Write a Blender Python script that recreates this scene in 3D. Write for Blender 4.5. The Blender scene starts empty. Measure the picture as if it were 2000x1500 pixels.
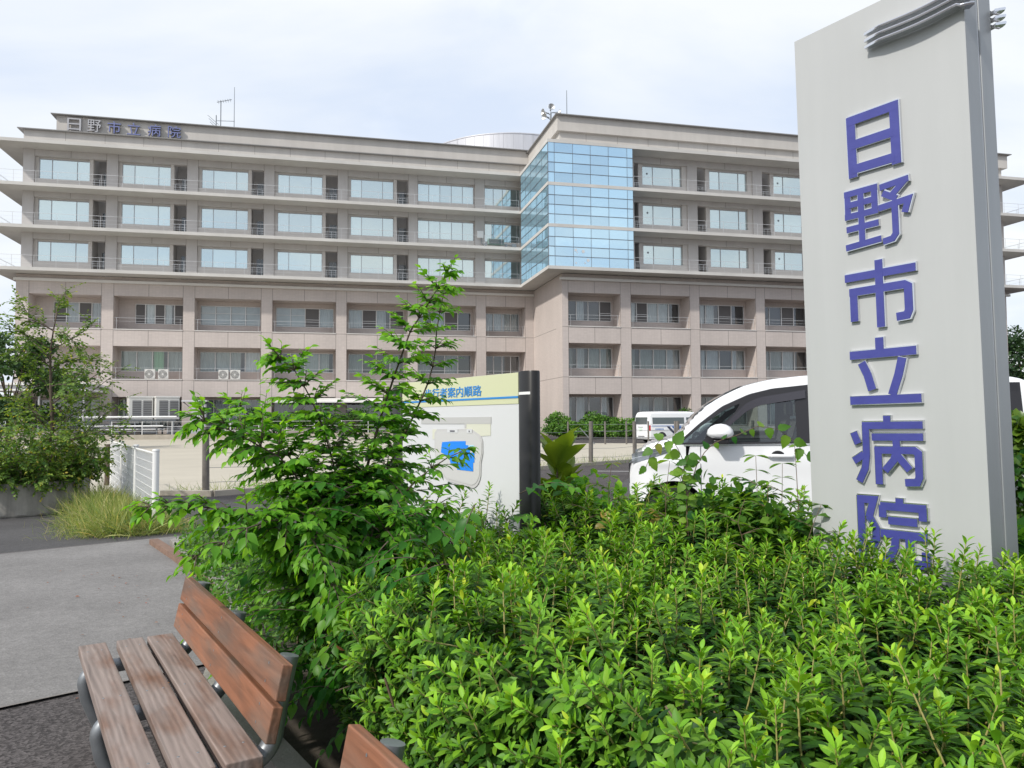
import bpy, bmesh, math, random
import numpy as np
from mathutils import Vector, Matrix
R = math.radians
random.seed(7)
RNG = np.random.default_rng(11)
S = bpy.context.scene
C = S.collection

# ------------------------------------------------------------------ camera
F_PX, PITCH, ROLL, CAM_H = 1503.2085, 0.0467, -0.0061, 1.5
cp, sp, cr, sr = math.cos(PITCH), math.sin(PITCH), math.cos(ROLL), math.sin(ROLL)
right = Vector((1, 0, 0)); up = Vector((0, -sp, cp)); fwd = Vector((0, cp, sp))
r2 = right * cr + up * sr
u2 = up * cr - right * sr
cam_d = bpy.data.cameras.new('camera')
cam = bpy.data.objects.new('camera', cam_d); C.objects.link(cam)
cam_d.sensor_fit = 'HORIZONTAL'; cam_d.sensor_width = 36.0
cam_d.lens = 36.0 * F_PX / 2000.0
cam_d.clip_start = 0.05; cam_d.clip_end = 5000
m = Matrix(((r2.x, u2.x, -fwd.x, 0), (r2.y, u2.y, -fwd.y, 0), (r2.z, u2.z, -fwd.z, CAM_H), (0, 0, 0, 1)))
cam.matrix_world = m
S.camera = cam

# ------------------------------------------------------------------ light
TO_SUN = Vector((-1.25, -1.22, 1.52)).normalized()
SUN_EL = math.asin(TO_SUN.z)
SUN_AZ = math.atan2(TO_SUN.x, TO_SUN.y)          # clockwise from +Y
sun_d = bpy.data.lights.new('sun', 'SUN'); sun_d.energy = 2.6; sun_d.angle = R(2.5)
sun_d.color = (1.0, 0.955, 0.88)
sun = bpy.data.objects.new('sun', sun_d); C.objects.link(sun)
sun.rotation_euler = TO_SUN.to_track_quat('Z', 'Y').to_euler()
S.view_settings.view_transform = 'Standard'; S.view_settings.look = 'None'
S.view_settings.exposure = 0.42; S.view_settings.gamma = 1.0
S.cycles.max_bounces = 8; S.cycles.transparent_max_bounces = 16

W = bpy.data.worlds.new('World'); S.world = W; W.use_nodes = True
nt = W.node_tree; nt.nodes.clear()
def wn(t, **k):
    n = nt.nodes.new(t)
    for a, b in k.items(): setattr(n, a, b)
    return n
out = wn('ShaderNodeOutputWorld'); bg = wn('ShaderNodeBackground')
sky = wn('ShaderNodeTexSky', sky_type='NISHITA', sun_disc=False, sun_elevation=SUN_EL, sun_rotation=SUN_AZ)
sky.air_density = 1.0; sky.dust_density = 1.5; sky.ozone_density = 1.0
tc = wn('ShaderNodeTexCoord'); sx = wn('ShaderNodeSeparateXYZ'); nt.links.new(tc.outputs['Generated'], sx.inputs[0])
za = wn('ShaderNodeMath', operation='ADD'); za.inputs[1].default_value = 0.22; nt.links.new(sx.outputs['Z'], za.inputs[0])
zm = wn('ShaderNodeMath', operation='MAXIMUM'); zm.inputs[1].default_value = 0.05; nt.links.new(za.outputs[0], zm.inputs[0])
dv = [wn('ShaderNodeMath', operation='DIVIDE') for _ in range(2)]
for i, ax in enumerate('XY'):
    nt.links.new(sx.outputs[ax], dv[i].inputs[0]); nt.links.new(zm.outputs[0], dv[i].inputs[1])
cx = wn('ShaderNodeCombineXYZ'); nt.links.new(dv[0].outputs[0], cx.inputs[0]); nt.links.new(dv[1].outputs[0], cx.inputs[1])
nz = wn('ShaderNodeTexNoise'); nz.inputs['Scale'].default_value = 1.15; nz.inputs['Detail'].default_value = 7; nz.inputs['Roughness'].default_value = 0.55
nz.inputs['Distortion'].default_value = 0.35
nt.links.new(cx.outputs[0], nz.inputs['Vector'])
rp = wn('ShaderNodeValToRGB')
rp.color_ramp.elements[0].position = 0.40; rp.color_ramp.elements[0].color = (0.55, 0.55, 0.55, 1)
rp.color_ramp.elements[1].position = 0.60; rp.color_ramp.elements[1].color = (1, 1, 1, 1)
nt.links.new(nz.outputs['Fac'], rp.inputs[0])
nz2 = wn('ShaderNodeTexNoise'); nz2.inputs['Scale'].default_value = 1.05; nz2.inputs['Detail'].default_value = 9; nz2.inputs['Distortion'].default_value = .25
mp2 = wn('ShaderNodeMapping'); mp2.inputs['Location'].default_value = (3.3, 8.1, 2.0); mp2.inputs['Scale'].default_value = (1, 1.8, 1)
nt.links.new(cx.outputs[0], mp2.inputs[0]); nt.links.new(mp2.outputs[0], nz2.inputs['Vector'])
cl = wn('ShaderNodeValToRGB')
cl.color_ramp.elements[0].position = 0.36; cl.color_ramp.elements[0].color = (4.45, 5.0, 5.95, 1)
cl.color_ramp.elements[1].position = 0.60; cl.color_ramp.elements[1].color = (5.9, 6.1, 6.25, 1)
nt.links.new(nz2.outputs['Fac'], cl.inputs[0])
mk = wn('ShaderNodeMapRange'); mk.inputs['From Min'].default_value = -0.15; mk.inputs['From Max'].default_value = 0.25; mk.inputs['To Max'].default_value = 0.93   # the northern half is nearly all veiled
nt.links.new(sx.outputs['Y'], mk.inputs['Value'])
mm_ = wn('ShaderNodeMath', operation='MAXIMUM'); nt.links.new(rp.outputs[0], mm_.inputs[0]); nt.links.new(mk.outputs[0], mm_.inputs[1])
mx = wn('ShaderNodeMixRGB'); nt.links.new(mm_.outputs[0], mx.inputs[0]); nt.links.new(sky.outputs[0], mx.inputs[1]); nt.links.new(cl.outputs[0], mx.inputs[2])
nt.links.new(mx.outputs[0], bg.inputs['Color']); bg.inputs['Strength'].default_value = 0.127
nt.links.new(bg.outputs[0], out.inputs[0])

# ------------------------------------------------------------------ helpers
def ray(px, py):
    a, b = px - 1000.0, py - 750.0
    a, b = a * cr + b * sr, -a * sr + b * cr
    return Vector((a / F_PX, cp + b / F_PX * sp, sp - b / F_PX * cp))
def at_y(px, py, Y):
    r = ray(px, py); return r * (Y / r.y) + Vector((0, 0, CAM_H))
def at_z(px, py, z):
    r = ray(px, py); return r * ((z - CAM_H) / r.z) + Vector((0, 0, CAM_H))

class MB:
    def __init__(s): s.v = []; s.f = []; s.m = []
    def add(s, vs, fs, mi=0):
        o = len(s.v); s.v += [tuple(v) for v in vs]
        s.f += [tuple(i + o for i in f) for f in fs]; s.m += [mi] * len(fs)
        return s
    def box(s, x0, x1, y0, y1, z0, z1, mi=0):
        return s.add([(x0,y0,z0),(x1,y0,z0),(x1,y1,z0),(x0,y1,z0),(x0,y0,z1),(x1,y0,z1),(x1,y1,z1),(x0,y1,z1)],
              [(0,3,2,1),(4,5,6,7),(0,1,5,4),(1,2,6,5),(2,3,7,6),(3,0,4,7)], mi)
    def quad(s, a, b, c, d, mi=0): return s.add([a,b,c,d],[(0,1,2,3)], mi)
    def tube(s, pts, rad, n=8, mi=0, cap=True):
        pts = [Vector(p) for p in pts]
        if not isinstance(rad, (list, tuple)): rad = [rad] * len(pts)
        vs = []; fs = []
        ref = None
        for i, p in enumerate(pts):
            t = (pts[min(i+1, len(pts)-1)] - pts[max(i-1, 0)])
            if t.length < 1e-9: t = Vector((0,0,1))
            t.normalize()
            if ref is None:
                ref = Vector((1,0,0)) if abs(t.x) < .8 else Vector((0,1,0))
            a = (ref - t * ref.dot(t)).normalized(); b = t.cross(a); ref = a
            for k in range(n):
                q = 2 * math.pi * k / n
                vs.append(p + (a * math.cos(q) + b * math.sin(q)) * rad[i])
        for i in range(len(pts) - 1):
            for k in range(n):
                fs.append((i*n+k, i*n+(k+1)%n, (i+1)*n+(k+1)%n, (i+1)*n+k))
        if cap:
            fs.append(tuple(range(n))[::-1]); fs.append(tuple((len(pts)-1)*n + k for k in range(n)))
        return s.add(vs, fs, mi)
    def lathe(s, prof, n=24, c=(0,0,0), mi=0):
        vs = []; fs = []
        for r, z in prof:
            for k in range(n):
                q = 2*math.pi*k/n; vs.append((c[0]+r*math.cos(q), c[1]+r*math.sin(q), c[2]+z))
        for i in range(len(prof)-1):
            for k in range(n): fs.append((i*n+k, i*n+(k+1)%n, (i+1)*n+(k+1)%n, (i+1)*n+k))
        return s.add(vs, fs, mi)
    def prism(s, poly, y0, y1, mi=0):
        """polygon in (x,z) extruded along y"""
        n = len(poly)
        vs = [(x,y0,z) for x,z in poly] + [(x,y1,z) for x,z in poly]
        fs = [tuple(range(n)), tuple(range(2*n-1, n-1, -1))] + [(i, i+n, (i+1)%n+n, (i+1)%n) for i in range(n)]
        return s.add(vs, fs, mi)
    def mesh(s, name, mats, smooth=False, angle=None):
        me = bpy.data.meshes.new(name); me.from_pydata(s.v, [], s.f)
        for mm in (mats if isinstance(mats, (list, tuple)) else [mats]): me.materials.append(mm)
        if any(s.m): me.polygons.foreach_set('material_index', s.m)
        bm = bmesh.new(); bm.from_mesh(me); bmesh.ops.recalc_face_normals(bm, faces=bm.faces); bm.to_mesh(me); bm.free()
        if smooth:
            me.polygons.foreach_set('use_smooth', [True]*len(me.polygons))
            if angle: me.set_sharp_from_angle(angle=R(angle))
        me.update(); return me
    def build(s, name, mats, parent=None, smooth=False, bevel=0, angle=None, loc=None, rot=None):
        o = bpy.data.objects.new(name, s.mesh(name, mats, smooth, angle)); C.objects.link(o)
        if parent: o.parent = parent
        if loc: o.location = loc
        if rot: o.rotation_euler = rot
        if bevel:
            b = o.modifiers.new('bevel', 'BEVEL'); b.width = bevel; b.segments = 2; b.limit_method = 'ANGLE'; b.angle_limit = R(40)
        return o

def tag(o, label=None, cat=None, group=None, kind=None):
    if label: o['label'] = label
    if cat: o['category'] = cat
    if group: o['group'] = group
    if kind: o['kind'] = kind
    return o
def empty(name, loc=(0,0,0), rz=0.0, rot=None):
    o = bpy.data.objects.new(name, None); C.objects.link(o); o.location = loc
    o.rotation_euler = rot if rot else (0, 0, rz); o.empty_display_size = .2
    return o
def copy_tree(o, parent=None):
    c = o.copy(); C.objects.link(c)
    if parent: c.parent = parent
    for ch in list(o.children): copy_tree(ch, c)
    return c

# ------------------------------------------------------------------ materials
def mat(name, col=(.5,.5,.5), rough=.6, metal=0.0, spec=.5, noise=None, bump=None, coat=0.0, streak=None):
    """noise=(scale, amount[, detail]): brightness variation; bump=(scale, strength); streak=(scale, amount): vertical weather streaks"""
    mm = bpy.data.materials.new(name); mm.use_nodes = True
    t = mm.node_tree; b = t.nodes['Principled BSDF']
    b.inputs['Base Color'].default_value = (*col, 1); b.inputs['Roughness'].default_value = rough
    b.inputs['Metallic'].default_value = metal; b.inputs['Specular IOR Level'].default_value = spec
    b.inputs['Coat Weight'].default_value = coat
    tcn = t.nodes.new('ShaderNodeTexCoord')
    last = None
    def vary(scale, amt, mapping=None, detail=5, rough_=.6):
        nonlocal last
        n = t.nodes.new('ShaderNodeTexNoise'); n.inputs['Scale'].default_value = scale; n.inputs['Detail'].default_value = detail
        n.inputs['Roughness'].default_value = rough_
        src = tcn.outputs['Object']
        if mapping:
            mp = t.nodes.new('ShaderNodeMapping'); mp.inputs['Scale'].default_value = mapping; t.links.new(src, mp.inputs[0]); src = mp.outputs[0]
        t.links.new(src, n.inputs['Vector'])
        mr = t.nodes.new('ShaderNodeMapRange'); mr.inputs['From Min'].default_value = .3; mr.inputs['From Max'].default_value = .7
        mr.inputs['To Min'].default_value = 1 - amt; mr.inputs['To Max'].default_value = 1 + amt
        t.links.new(n.outputs['Fac'], mr.inputs['Value'])
        v = t.nodes.new('ShaderNodeVectorMath'); v.operation = 'SCALE'
        if last is None: v.inputs[0].default_value = col
        else: t.links.new(last, v.inputs[0])
        t.links.new(mr.outputs[0], v.inputs['Scale']); last = v.outputs[0]
    if noise: vary(noise[0], noise[1], detail=noise[2] if len(noise) > 2 else 5)
    if streak: vary(streak[0], streak[1], (1, 1, .08))
    if last is not None: t.links.new(last, b.inputs['Base Color'])
    if bump:
        n = t.nodes.new('ShaderNodeTexNoise'); n.inputs['Scale'].default_value = bump[0]; n.inputs['Detail'].default_value = 4
        t.links.new(tcn.outputs['Object'], n.inputs['Vector'])
        bp = t.nodes.new('ShaderNodeBump'); bp.inputs['Strength'].default_value = bump[1]; bp.inputs['Distance'].default_value = .01
        t.links.new(n.outputs['Fac'], bp.inputs['Height']); t.links.new(bp.outputs[0], b.inputs['Normal'])
    return mm

def tile_mat(name, col, mortar, bw, bh, msize, noise=.05):
    """small facade tiles on vertical faces (object coords u along x or n along y)"""
    mm = mat(name, col, .62, spec=.35); t = mm.node_tree; b = t.nodes['Principled BSDF']
    tcn = t.nodes.new('ShaderNodeTexCoord'); s = t.nodes.new('ShaderNodeSeparateXYZ'); t.links.new(tcn.outputs['Object'], s.inputs[0])
    ad = t.nodes.new('ShaderNodeMath'); ad.operation = 'ADD'; t.links.new(s.outputs['X'], ad.inputs[0]); t.links.new(s.outputs['Y'], ad.inputs[1])
    c = t.nodes.new('ShaderNodeCombineXYZ'); t.links.new(ad.outputs[0], c.inputs[0]); t.links.new(s.outputs['Z'], c.inputs[1])
    br = t.nodes.new('ShaderNodeTexBrick'); br.offset = 0.0
    br.inputs['Scale'].default_value = 1; br.inputs['Brick Width'].default_value = bw; br.inputs['Row Height'].default_value = bh
    br.inputs['Mortar Size'].default_value = msize; br.inputs['Mortar Smooth'].default_value = .3
    br.inputs['Color1'].default_value = (*[x*1.02 for x in col], 1); br.inputs['Color2'].default_value = (*[x*.96 for x in col], 1)
    br.inputs['Mortar'].default_value = (*mortar, 1)
    t.links.new(c.outputs[0], br.inputs['Vector'])
    n = t.nodes.new('ShaderNodeTexNoise'); n.inputs['Scale'].default_value = .35; n.inputs['Detail'].default_value = 6
    mp = t.nodes.new('ShaderNodeMapping'); mp.inputs['Scale'].default_value = (1, 1, .3); t.links.new(tcn.outputs['Object'], mp.inputs[0]); t.links.new(mp.outputs[0], n.inputs['Vector'])
    mr = t.nodes.new('ShaderNodeMapRange'); mr.inputs['From Min'].default_value = .3; mr.inputs['From Max'].default_value = .7
    mr.inputs['To Min'].default_value = 1-noise; mr.inputs['To Max'].default_value = 1+noise; t.links.new(n.outputs['Fac'], mr.inputs['Value'])
    v = t.nodes.new('ShaderNodeVectorMath'); v.operation = 'SCALE'; t.links.new(br.outputs['Color'], v.inputs[0]); t.links.new(mr.outputs[0], v.inputs['Scale'])
    t.links.new(v.outputs[0], b.inputs['Base Color'])
    return mm

def clear_glass(name, tint=(.8,.86,.86), refl=.1):
    mm = bpy.data.materials.new(name); mm.use_nodes = True; t = mm.node_tree; t.nodes.clear()
    o = t.nodes.new('ShaderNodeOutputMaterial'); tr = t.nodes.new('ShaderNodeBsdfTransparent'); tr.inputs[0].default_value = (*tint, 1)
    gl = t.nodes.new('ShaderNodeBsdfGlossy'); gl.inputs['Roughness'].default_value = .02
    fr = t.nodes.new('ShaderNodeFresnel'); fr.inputs['IOR'].default_value = 1.5
    ad = t.nodes.new('ShaderNodeMath'); ad.operation = 'ADD'; ad.use_clamp = True; ad.inputs[1].default_value = refl; t.links.new(fr.outputs[0], ad.inputs[0])
    ms = t.nodes.new('ShaderNodeMixShader'); t.links.new(ad.outputs[0], ms.inputs[0]); t.links.new(tr.outputs[0], ms.inputs[1]); t.links.new(gl.outputs[0], ms.inputs[2])
    t.links.new(ms.outputs[0], o.inputs[0]); return mm

def coated_glass(name, base, tint, fac, wobble=.004):
    """solar-coated glass: part mirror, part tinted body, panes a touch out of true"""
    mm = bpy.data.materials.new(name); mm.use_nodes = True; t = mm.node_tree; t.nodes.clear()
    o = t.nodes.new('ShaderNodeOutputMaterial'); d = t.nodes.new('ShaderNodeBsdfDiffuse')
    gl = t.nodes.new('ShaderNodeBsdfGlossy'); gl.inputs['Roughness'].default_value = .03; gl.inputs['Color'].default_value = (*tint, 1)
    at = t.nodes.new('ShaderNodeAttribute'); at.attribute_name = 'pane'
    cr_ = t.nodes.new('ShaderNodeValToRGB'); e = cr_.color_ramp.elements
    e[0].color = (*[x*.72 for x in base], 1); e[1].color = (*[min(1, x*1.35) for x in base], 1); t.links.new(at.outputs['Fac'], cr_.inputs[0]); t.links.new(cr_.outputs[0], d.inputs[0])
    tcn = t.nodes.new('ShaderNodeTexCoord'); n = t.nodes.new('ShaderNodeTexNoise'); n.inputs['Scale'].default_value = .5; t.links.new(tcn.outputs['Object'], n.inputs['Vector'])
    bp = t.nodes.new('ShaderNodeBump'); bp.inputs['Strength'].default_value = .25; bp.inputs['Distance'].default_value = wobble*6; t.links.new(n.outputs['Fac'], bp.inputs['Height']); t.links.new(bp.outputs[0], gl.inputs['Normal'])
    ms = t.nodes.new('ShaderNodeMixShader'); ms.inputs[0].default_value = fac; t.links.new(d.outputs[0], ms.inputs[1]); t.links.new(gl.outputs[0], ms.inputs[2])
    t.links.new(ms.outputs[0], o.inputs[0]); return mm

def leaf_mat(name, dark, light, trans=.35, gloss=.45, yellow=None):
    """leaf colour follows the leaf's own age ('tint') and a random value ('rnd')"""
    mm = bpy.data.materials.new(name); mm.use_nodes = True; t = mm.node_tree; b = t.nodes['Principled BSDF']
    at = t.nodes.new('ShaderNodeAttribute'); at.attribute_name = 'tint'
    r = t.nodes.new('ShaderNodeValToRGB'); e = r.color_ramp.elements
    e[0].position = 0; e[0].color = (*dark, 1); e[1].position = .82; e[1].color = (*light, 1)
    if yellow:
        q = e.new(1.0); q.color = (*yellow, 1)
    t.links.new(at.outputs['Fac'], r.inputs[0])
    a2 = t.nodes.new('ShaderNodeAttribute'); a2.attribute_name = 'rnd'
    hs = t.nodes.new('ShaderNodeHueSaturation'); t.links.new(r.outputs[0], hs.inputs['Color'])
    m1 = t.nodes.new('ShaderNodeMapRange'); m1.inputs['To Min'].default_value = .72; m1.inputs['To Max'].default_value = 1.3; t.links.new(a2.outputs['Fac'], m1.inputs['Value']); t.links.new(m1.outputs[0], hs.inputs['Value'])
    m2 = t.nodes.new('ShaderNodeMapRange'); m2.inputs['To Min'].default_value = .515; m2.inputs['To Max'].default_value = .485; t.links.new(a2.outputs['Fac'], m2.inputs['Value']); t.links.new(m2.outputs[0], hs.inputs['Hue'])
    t.links.new(hs.outputs[0], b.inputs['Base Color'])
    b.inputs['Roughness'].default_value = gloss; b.inputs['Specular IOR Level'].default_value = .32
    tl = t.nodes.new('ShaderNodeBsdfTranslucent')
    g = t.nodes.new('ShaderNodeMixRGB'); g.blend_type = 'MULTIPLY'; g.inputs[0].default_value = 1; g.inputs[2].default_value = (1.5, 1.35, .5, 1)
    t.links.new(hs.outputs[0], g.inputs[1]); t.links.new(g.outputs[0], tl.inputs[0])
    ms = t.nodes.new('ShaderNodeMixShader'); ms.inputs[0].default_value = trans
    t.links.new(b.outputs[0], ms.inputs[1]); t.links.new(tl.outputs[0], ms.inputs[2])
    t.links.new(ms.outputs[0], t.nodes['Material Output'].inputs[0])
    return mm

def wood_mat(name, col, grey, wear):
    mm = mat(name, col, .6, spec=.3); t = mm.node_tree; b = t.nodes['Principled BSDF']
    tcn = t.nodes.new('ShaderNodeTexCoord'); oi = t.nodes.new('ShaderNodeObjectInfo')
    ofs = t.nodes.new('ShaderNodeVectorMath'); ofs.operation = 'MULTIPLY_ADD'; ofs.inputs[1].default_value = (1, 1, 1)
    sc = t.nodes.new('ShaderNodeVectorMath'); sc.operation = 'SCALE'; sc.inputs[0].default_value = (7.3, 3.1, 5.7); t.links.new(oi.outputs['Random'], sc.inputs['Scale'])
    t.links.new(tcn.outputs['Object'], ofs.inputs[0]); t.links.new(sc.outputs[0], ofs.inputs[2])
    mp = t.nodes.new('ShaderNodeMapping'); mp.inputs['Scale'].default_value = (1.1, 14, 14); t.links.new(ofs.outputs[0], mp.inputs[0])
    n = t.nodes.new('ShaderNodeTexNoise'); n.inputs['Scale'].default_value = 2.2; n.inputs['Detail'].default_value = 6; n.inputs['Distortion'].default_value = 1.2; t.links.new(mp.outputs[0], n.inputs['Vector'])
    wv = t.nodes.new('ShaderNodeTexWave'); wv.bands_direction = 'Y'; wv.inputs['Scale'].default_value = 4.5; wv.inputs['Distortion'].default_value = 9; wv.inputs['Detail'].default_value = 3; wv.inputs['Detail Scale'].default_value = .6
    mp3 = t.nodes.new('ShaderNodeMapping'); mp3.inputs['Scale'].default_value = (.35, 3, 3); t.links.new(ofs.outputs[0], mp3.inputs[0]); t.links.new(mp3.outputs[0], wv.inputs['Vector'])
    n2 = t.nodes.new('ShaderNodeTexNoise'); n2.inputs['Scale'].default_value = 3.2; n2.inputs['Detail'].default_value = 5
    mp2 = t.nodes.new('ShaderNodeMapping'); mp2.inputs['Scale'].default_value = (.8, 3.0, 3.0); t.links.new(ofs.outputs[0], mp2.inputs[0]); t.links.new(mp2.outputs[0], n2.inputs['Vector'])
    gr = t.nodes.new('ShaderNodeMapRange'); gr.inputs['From Min'].default_value = wear - .12; gr.inputs['From Max'].default_value = wear + .16; t.links.new(n2.outputs['Fac'], gr.inputs['Value'])
    mxx = t.nodes.new('ShaderNodeMixRGB'); mxx.inputs[1].default_value = (*col, 1); mxx.inputs[2].default_value = (*grey, 1); t.links.new(gr.outputs[0], mxx.inputs[0])
    k = t.nodes.new('ShaderNodeMath'); k.operation = 'MULTIPLY_ADD'; k.inputs[1].default_value = .26; k.inputs[2].default_value = .38
    t.links.new(wv.outputs['Fac'], k.inputs[0])
    k2 = t.nodes.new('ShaderNodeMath'); k2.operation = 'ADD'; t.links.new(k.outputs[0], k2.inputs[0]); t.links.new(n.outputs['Fac'], k2.inputs[1])
    v = t.nodes.new('ShaderNodeVectorMath'); v.operation = 'SCALE'; t.links.new(mxx.outputs[0], v.inputs[0]); t.links.new(k2.outputs[0], v.inputs['Scale'])
    t.links.new(v.outputs[0], b.inputs['Base Color'])
    bp = t.nodes.new('ShaderNodeBump'); bp.inputs['Strength'].default_value = .35; bp.inputs['Distance'].default_value = .004; t.links.new(k2.outputs[0], bp.inputs['Height']); t.links.new(bp.outputs[0], b.inputs['Normal'])
    return mm

def asphalt_mat(name, col, speck, patch):
    mm = mat(name, col, .9, spec=.25); t = mm.node_tree; b = t.nodes['Principled BSDF']
    tcn = t.nodes.new('ShaderNodeTexCoord')
    v1 = t.nodes.new('ShaderNodeTexVoronoi'); v1.inputs['Scale'].default_value = 75; t.links.new(tcn.outputs['Object'], v1.inputs['Vector'])
    n = t.nodes.new('ShaderNodeTexNoise'); n.inputs['Scale'].default_value = .9; n.inputs['Detail'].default_value = 8; n.inputs['Roughness'].default_value = .65; t.links.new(tcn.outputs['Object'], n.inputs['Vector'])
    n2 = t.nodes.new('ShaderNodeTexNoise'); n2.inputs['Scale'].default_value = 14; n2.inputs['Detail'].default_value = 6; t.links.new(tcn.outputs['Object'], n2.inputs['Vector'])
    hs = t.nodes.new('ShaderNodeMapRange'); hs.inputs['To Min'].default_value = 1 - speck; hs.inputs['To Max'].default_value = 1 + speck
    sepc = t.nodes.new('ShaderNodeSeparateXYZ'); t.links.new(v1.outputs['Color'], sepc.inputs[0]); t.links.new(sepc.outputs[0], hs.inputs['Value'])
    pm = t.nodes.new('ShaderNodeMapRange'); pm.inputs['From Min'].default_value = .32; pm.inputs['From Max'].default_value = .68; pm.inputs['To Min'].default_value = 1 - patch; pm.inputs['To Max'].default_value = 1 + patch; t.links.new(n.outputs['Fac'], pm.inputs['Value'])
    pm2 = t.nodes.new('ShaderNodeMapRange'); pm2.inputs['From Min'].default_value = .3; pm2.inputs['From Max'].default_value = .7; pm2.inputs['To Min'].default_value = 1 - patch*.5; pm2.inputs['To Max'].default_value = 1 + patch*.5; t.links.new(n2.outputs['Fac'], pm2.inputs['Value'])
    a = t.nodes.new('ShaderNodeMath'); a.operation = 'MULTIPLY'; t.links.new(hs.outputs[0], a.inputs[0]); t.links.new(pm.outputs[0], a.inputs[1])
    a2 = t.nodes.new('ShaderNodeMath'); a2.operation = 'MULTIPLY'; t.links.new(a.outputs[0], a2.inputs[0]); t.links.new(pm2.outputs[0], a2.inputs[1])
    v = t.nodes.new('ShaderNodeVectorMath'); v.operation = 'SCALE'; v.inputs[0].default_value = col; t.links.new(a2.outputs[0], v.inputs['Scale']); t.links.new(v.outputs[0], b.inputs['Base Color'])
    bp = t.nodes.new('ShaderNodeBump'); bp.inputs['Strength'].default_value = .5; bp.inputs['Distance'].default_value = .004; t.links.new(v1.outputs['Distance'], bp.inputs['Height']); t.links.new(bp.outputs[0], b.inputs['Normal'])
    return mm

M = {}
M['tile'] = tile_mat('wall_tile', (.535,.472,.440), (.42,.375,.345), .30, .15, .006, .08)
M['upper'] = mat('upper_wall', (.50,.478,.462), .7, noise=(.5,.05), streak=(1.2,.05))
M['band'] = mat('parapet_band', (.50,.475,.445), .7, noise=(.4,.04), streak=(1.0,.06))
M['slab'] = mat('slab', (.54,.525,.50), .7, noise=(.3,.07), streak=(.8,.05))
M['box'] = mat('window_box', (.55,.52,.49), .55, noise=(.6,.04))
M['joint'] = mat('joint', (.20,.175,.16), .9)
M['ledge'] = mat('ledge', (.66,.64,.61), .6, noise=(.6,.06))
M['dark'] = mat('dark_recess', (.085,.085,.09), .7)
M['frame_g'] = mat('grey_frame', (.42,.42,.43), .45, .3)
M['frame_w'] = mat('white_frame', (.72,.72,.71), .5)
M['steel'] = mat('steel', (.55,.56,.57), .35, .8)
M['rail'] = mat('rail', (.62,.62,.62), .4, .5)
M['winglass'] = coated_glass('window_glass', (.42,.52,.52), (.86,.96,.95), .58)
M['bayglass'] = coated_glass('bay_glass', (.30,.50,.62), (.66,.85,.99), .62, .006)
M['clear'] = clear_glass('clear_glass')
M['letter_grey'] = mat('letter_grey', (.40,.40,.42), .5, .2)
M['letter_blue'] = mat('letter_blue', (.17,.19,.38), .45, .2)
M['coping'] = mat('coping_metal', (.24,.235,.23), .5, noise=(.5,.05))
M['mullion'] = mat('mullion_metal', (.14,.16,.18), .45)
M['curtain'] = mat('curtain', (.72,.72,.73), .9, noise=(1.2,.10))
M['curtain2'] = mat('net_curtain', (.44,.47,.46), .9, noise=(1.2,.12))
M['screen'] = mat('insect_screen', (.13,.125,.125), .8)
M['green'] = mat('green_cloth', (.30,.55,.34), .9)
M['white'] = mat('white_paint', (.78,.78,.77), .45, noise=(2,.03))
M['drum'] = mat('drum_panel', (.60,.60,.63), .4, .25, streak=(2.2,.08))
M['asphalt'] = asphalt_mat('asphalt', (.076,.068,.067), .55, .16)
M['asphalt2'] = asphalt_mat('smooth_asphalt', (.082,.079,.080), .15, .14)
M['path'] = asphalt_mat('pale_path', (.20,.192,.186), .14, .15)
M['sand'] = mat('sand', (.455,.415,.34), .95, noise=(.35,.07,8), bump=(3,.2))
M['soil'] = mat('soil', (.05,.04,.03), .95, noise=(6,.4), bump=(20,.8))
M['concrete'] = mat('concrete', (.27,.255,.23), .9, noise=(3,.18,8), streak=(6,.2), bump=(60,.4))
M['kerb'] = mat('kerb', (.40,.36,.30), .9, noise=(2,.15), bump=(30,.3))
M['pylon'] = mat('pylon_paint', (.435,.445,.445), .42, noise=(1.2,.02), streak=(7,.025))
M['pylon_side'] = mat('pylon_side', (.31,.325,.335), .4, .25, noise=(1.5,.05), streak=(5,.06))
M['blue'] = mat('blue_film', (.050,.056,.265), .45, noise=(9,.08), bump=(14,.35))
M['chrome'] = mat('chrome', (.68,.69,.72), .18, .9)
M['board_w'] = mat('board_white', (.60,.61,.62), .35)
M['board_y'] = mat('board_yellow', (.56,.58,.37), .35)
M['board_b'] = mat('board_blue', (.02,.22,.58), .4)
M['map_g'] = mat('map_grey', (.46,.46,.45), .4)
M['map_g2'] = mat('map_grey_dark', (.50,.495,.49), .4)
M['map_b'] = mat('map_blue', (.005,.22,.80), .4)
M['map_c'] = mat('map_pale_blue', (.35,.66,.85), .4)
M['ink'] = mat('ink', (.12,.12,.14), .6)
M['post_k'] = mat('black_post', (.022,.021,.021), .38, .3, noise=(3,.1))
M['wood_seat'] = wood_mat('weathered_seat', (.165,.085,.052), (.25,.20,.178), .36)
M['wood_back'] = wood_mat('stained_back', (.235,.10,.053), (.150,.098,.072), .50)
M['galv'] = mat('galvanised', (.25,.265,.28), .45, .7, noise=(14,.12))
M['post_w'] = mat('wood_post', (.16,.145,.13), .9, noise=(8,.25), bump=(40,.5))
M['bark'] = mat('bark', (.10,.075,.055), .9, noise=(20,.3), bump=(40,.6))
M['stem_y'] = mat('young_stem', (.30,.27,.09), .6, noise=(8,.15))
M['stem_b'] = mat('brown_stem', (.14,.095,.06), .7, noise=(12,.2))
M['azalea'] = leaf_mat('azalea_leaf', (.012,.060,.009), (.235,.50,.030), .29, .5, (.40,.50,.04))
M['sapleaf'] = leaf_mat('sapling_leaf', (.038,.165,.022), (.23,.52,.035), .50, .42)
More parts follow.
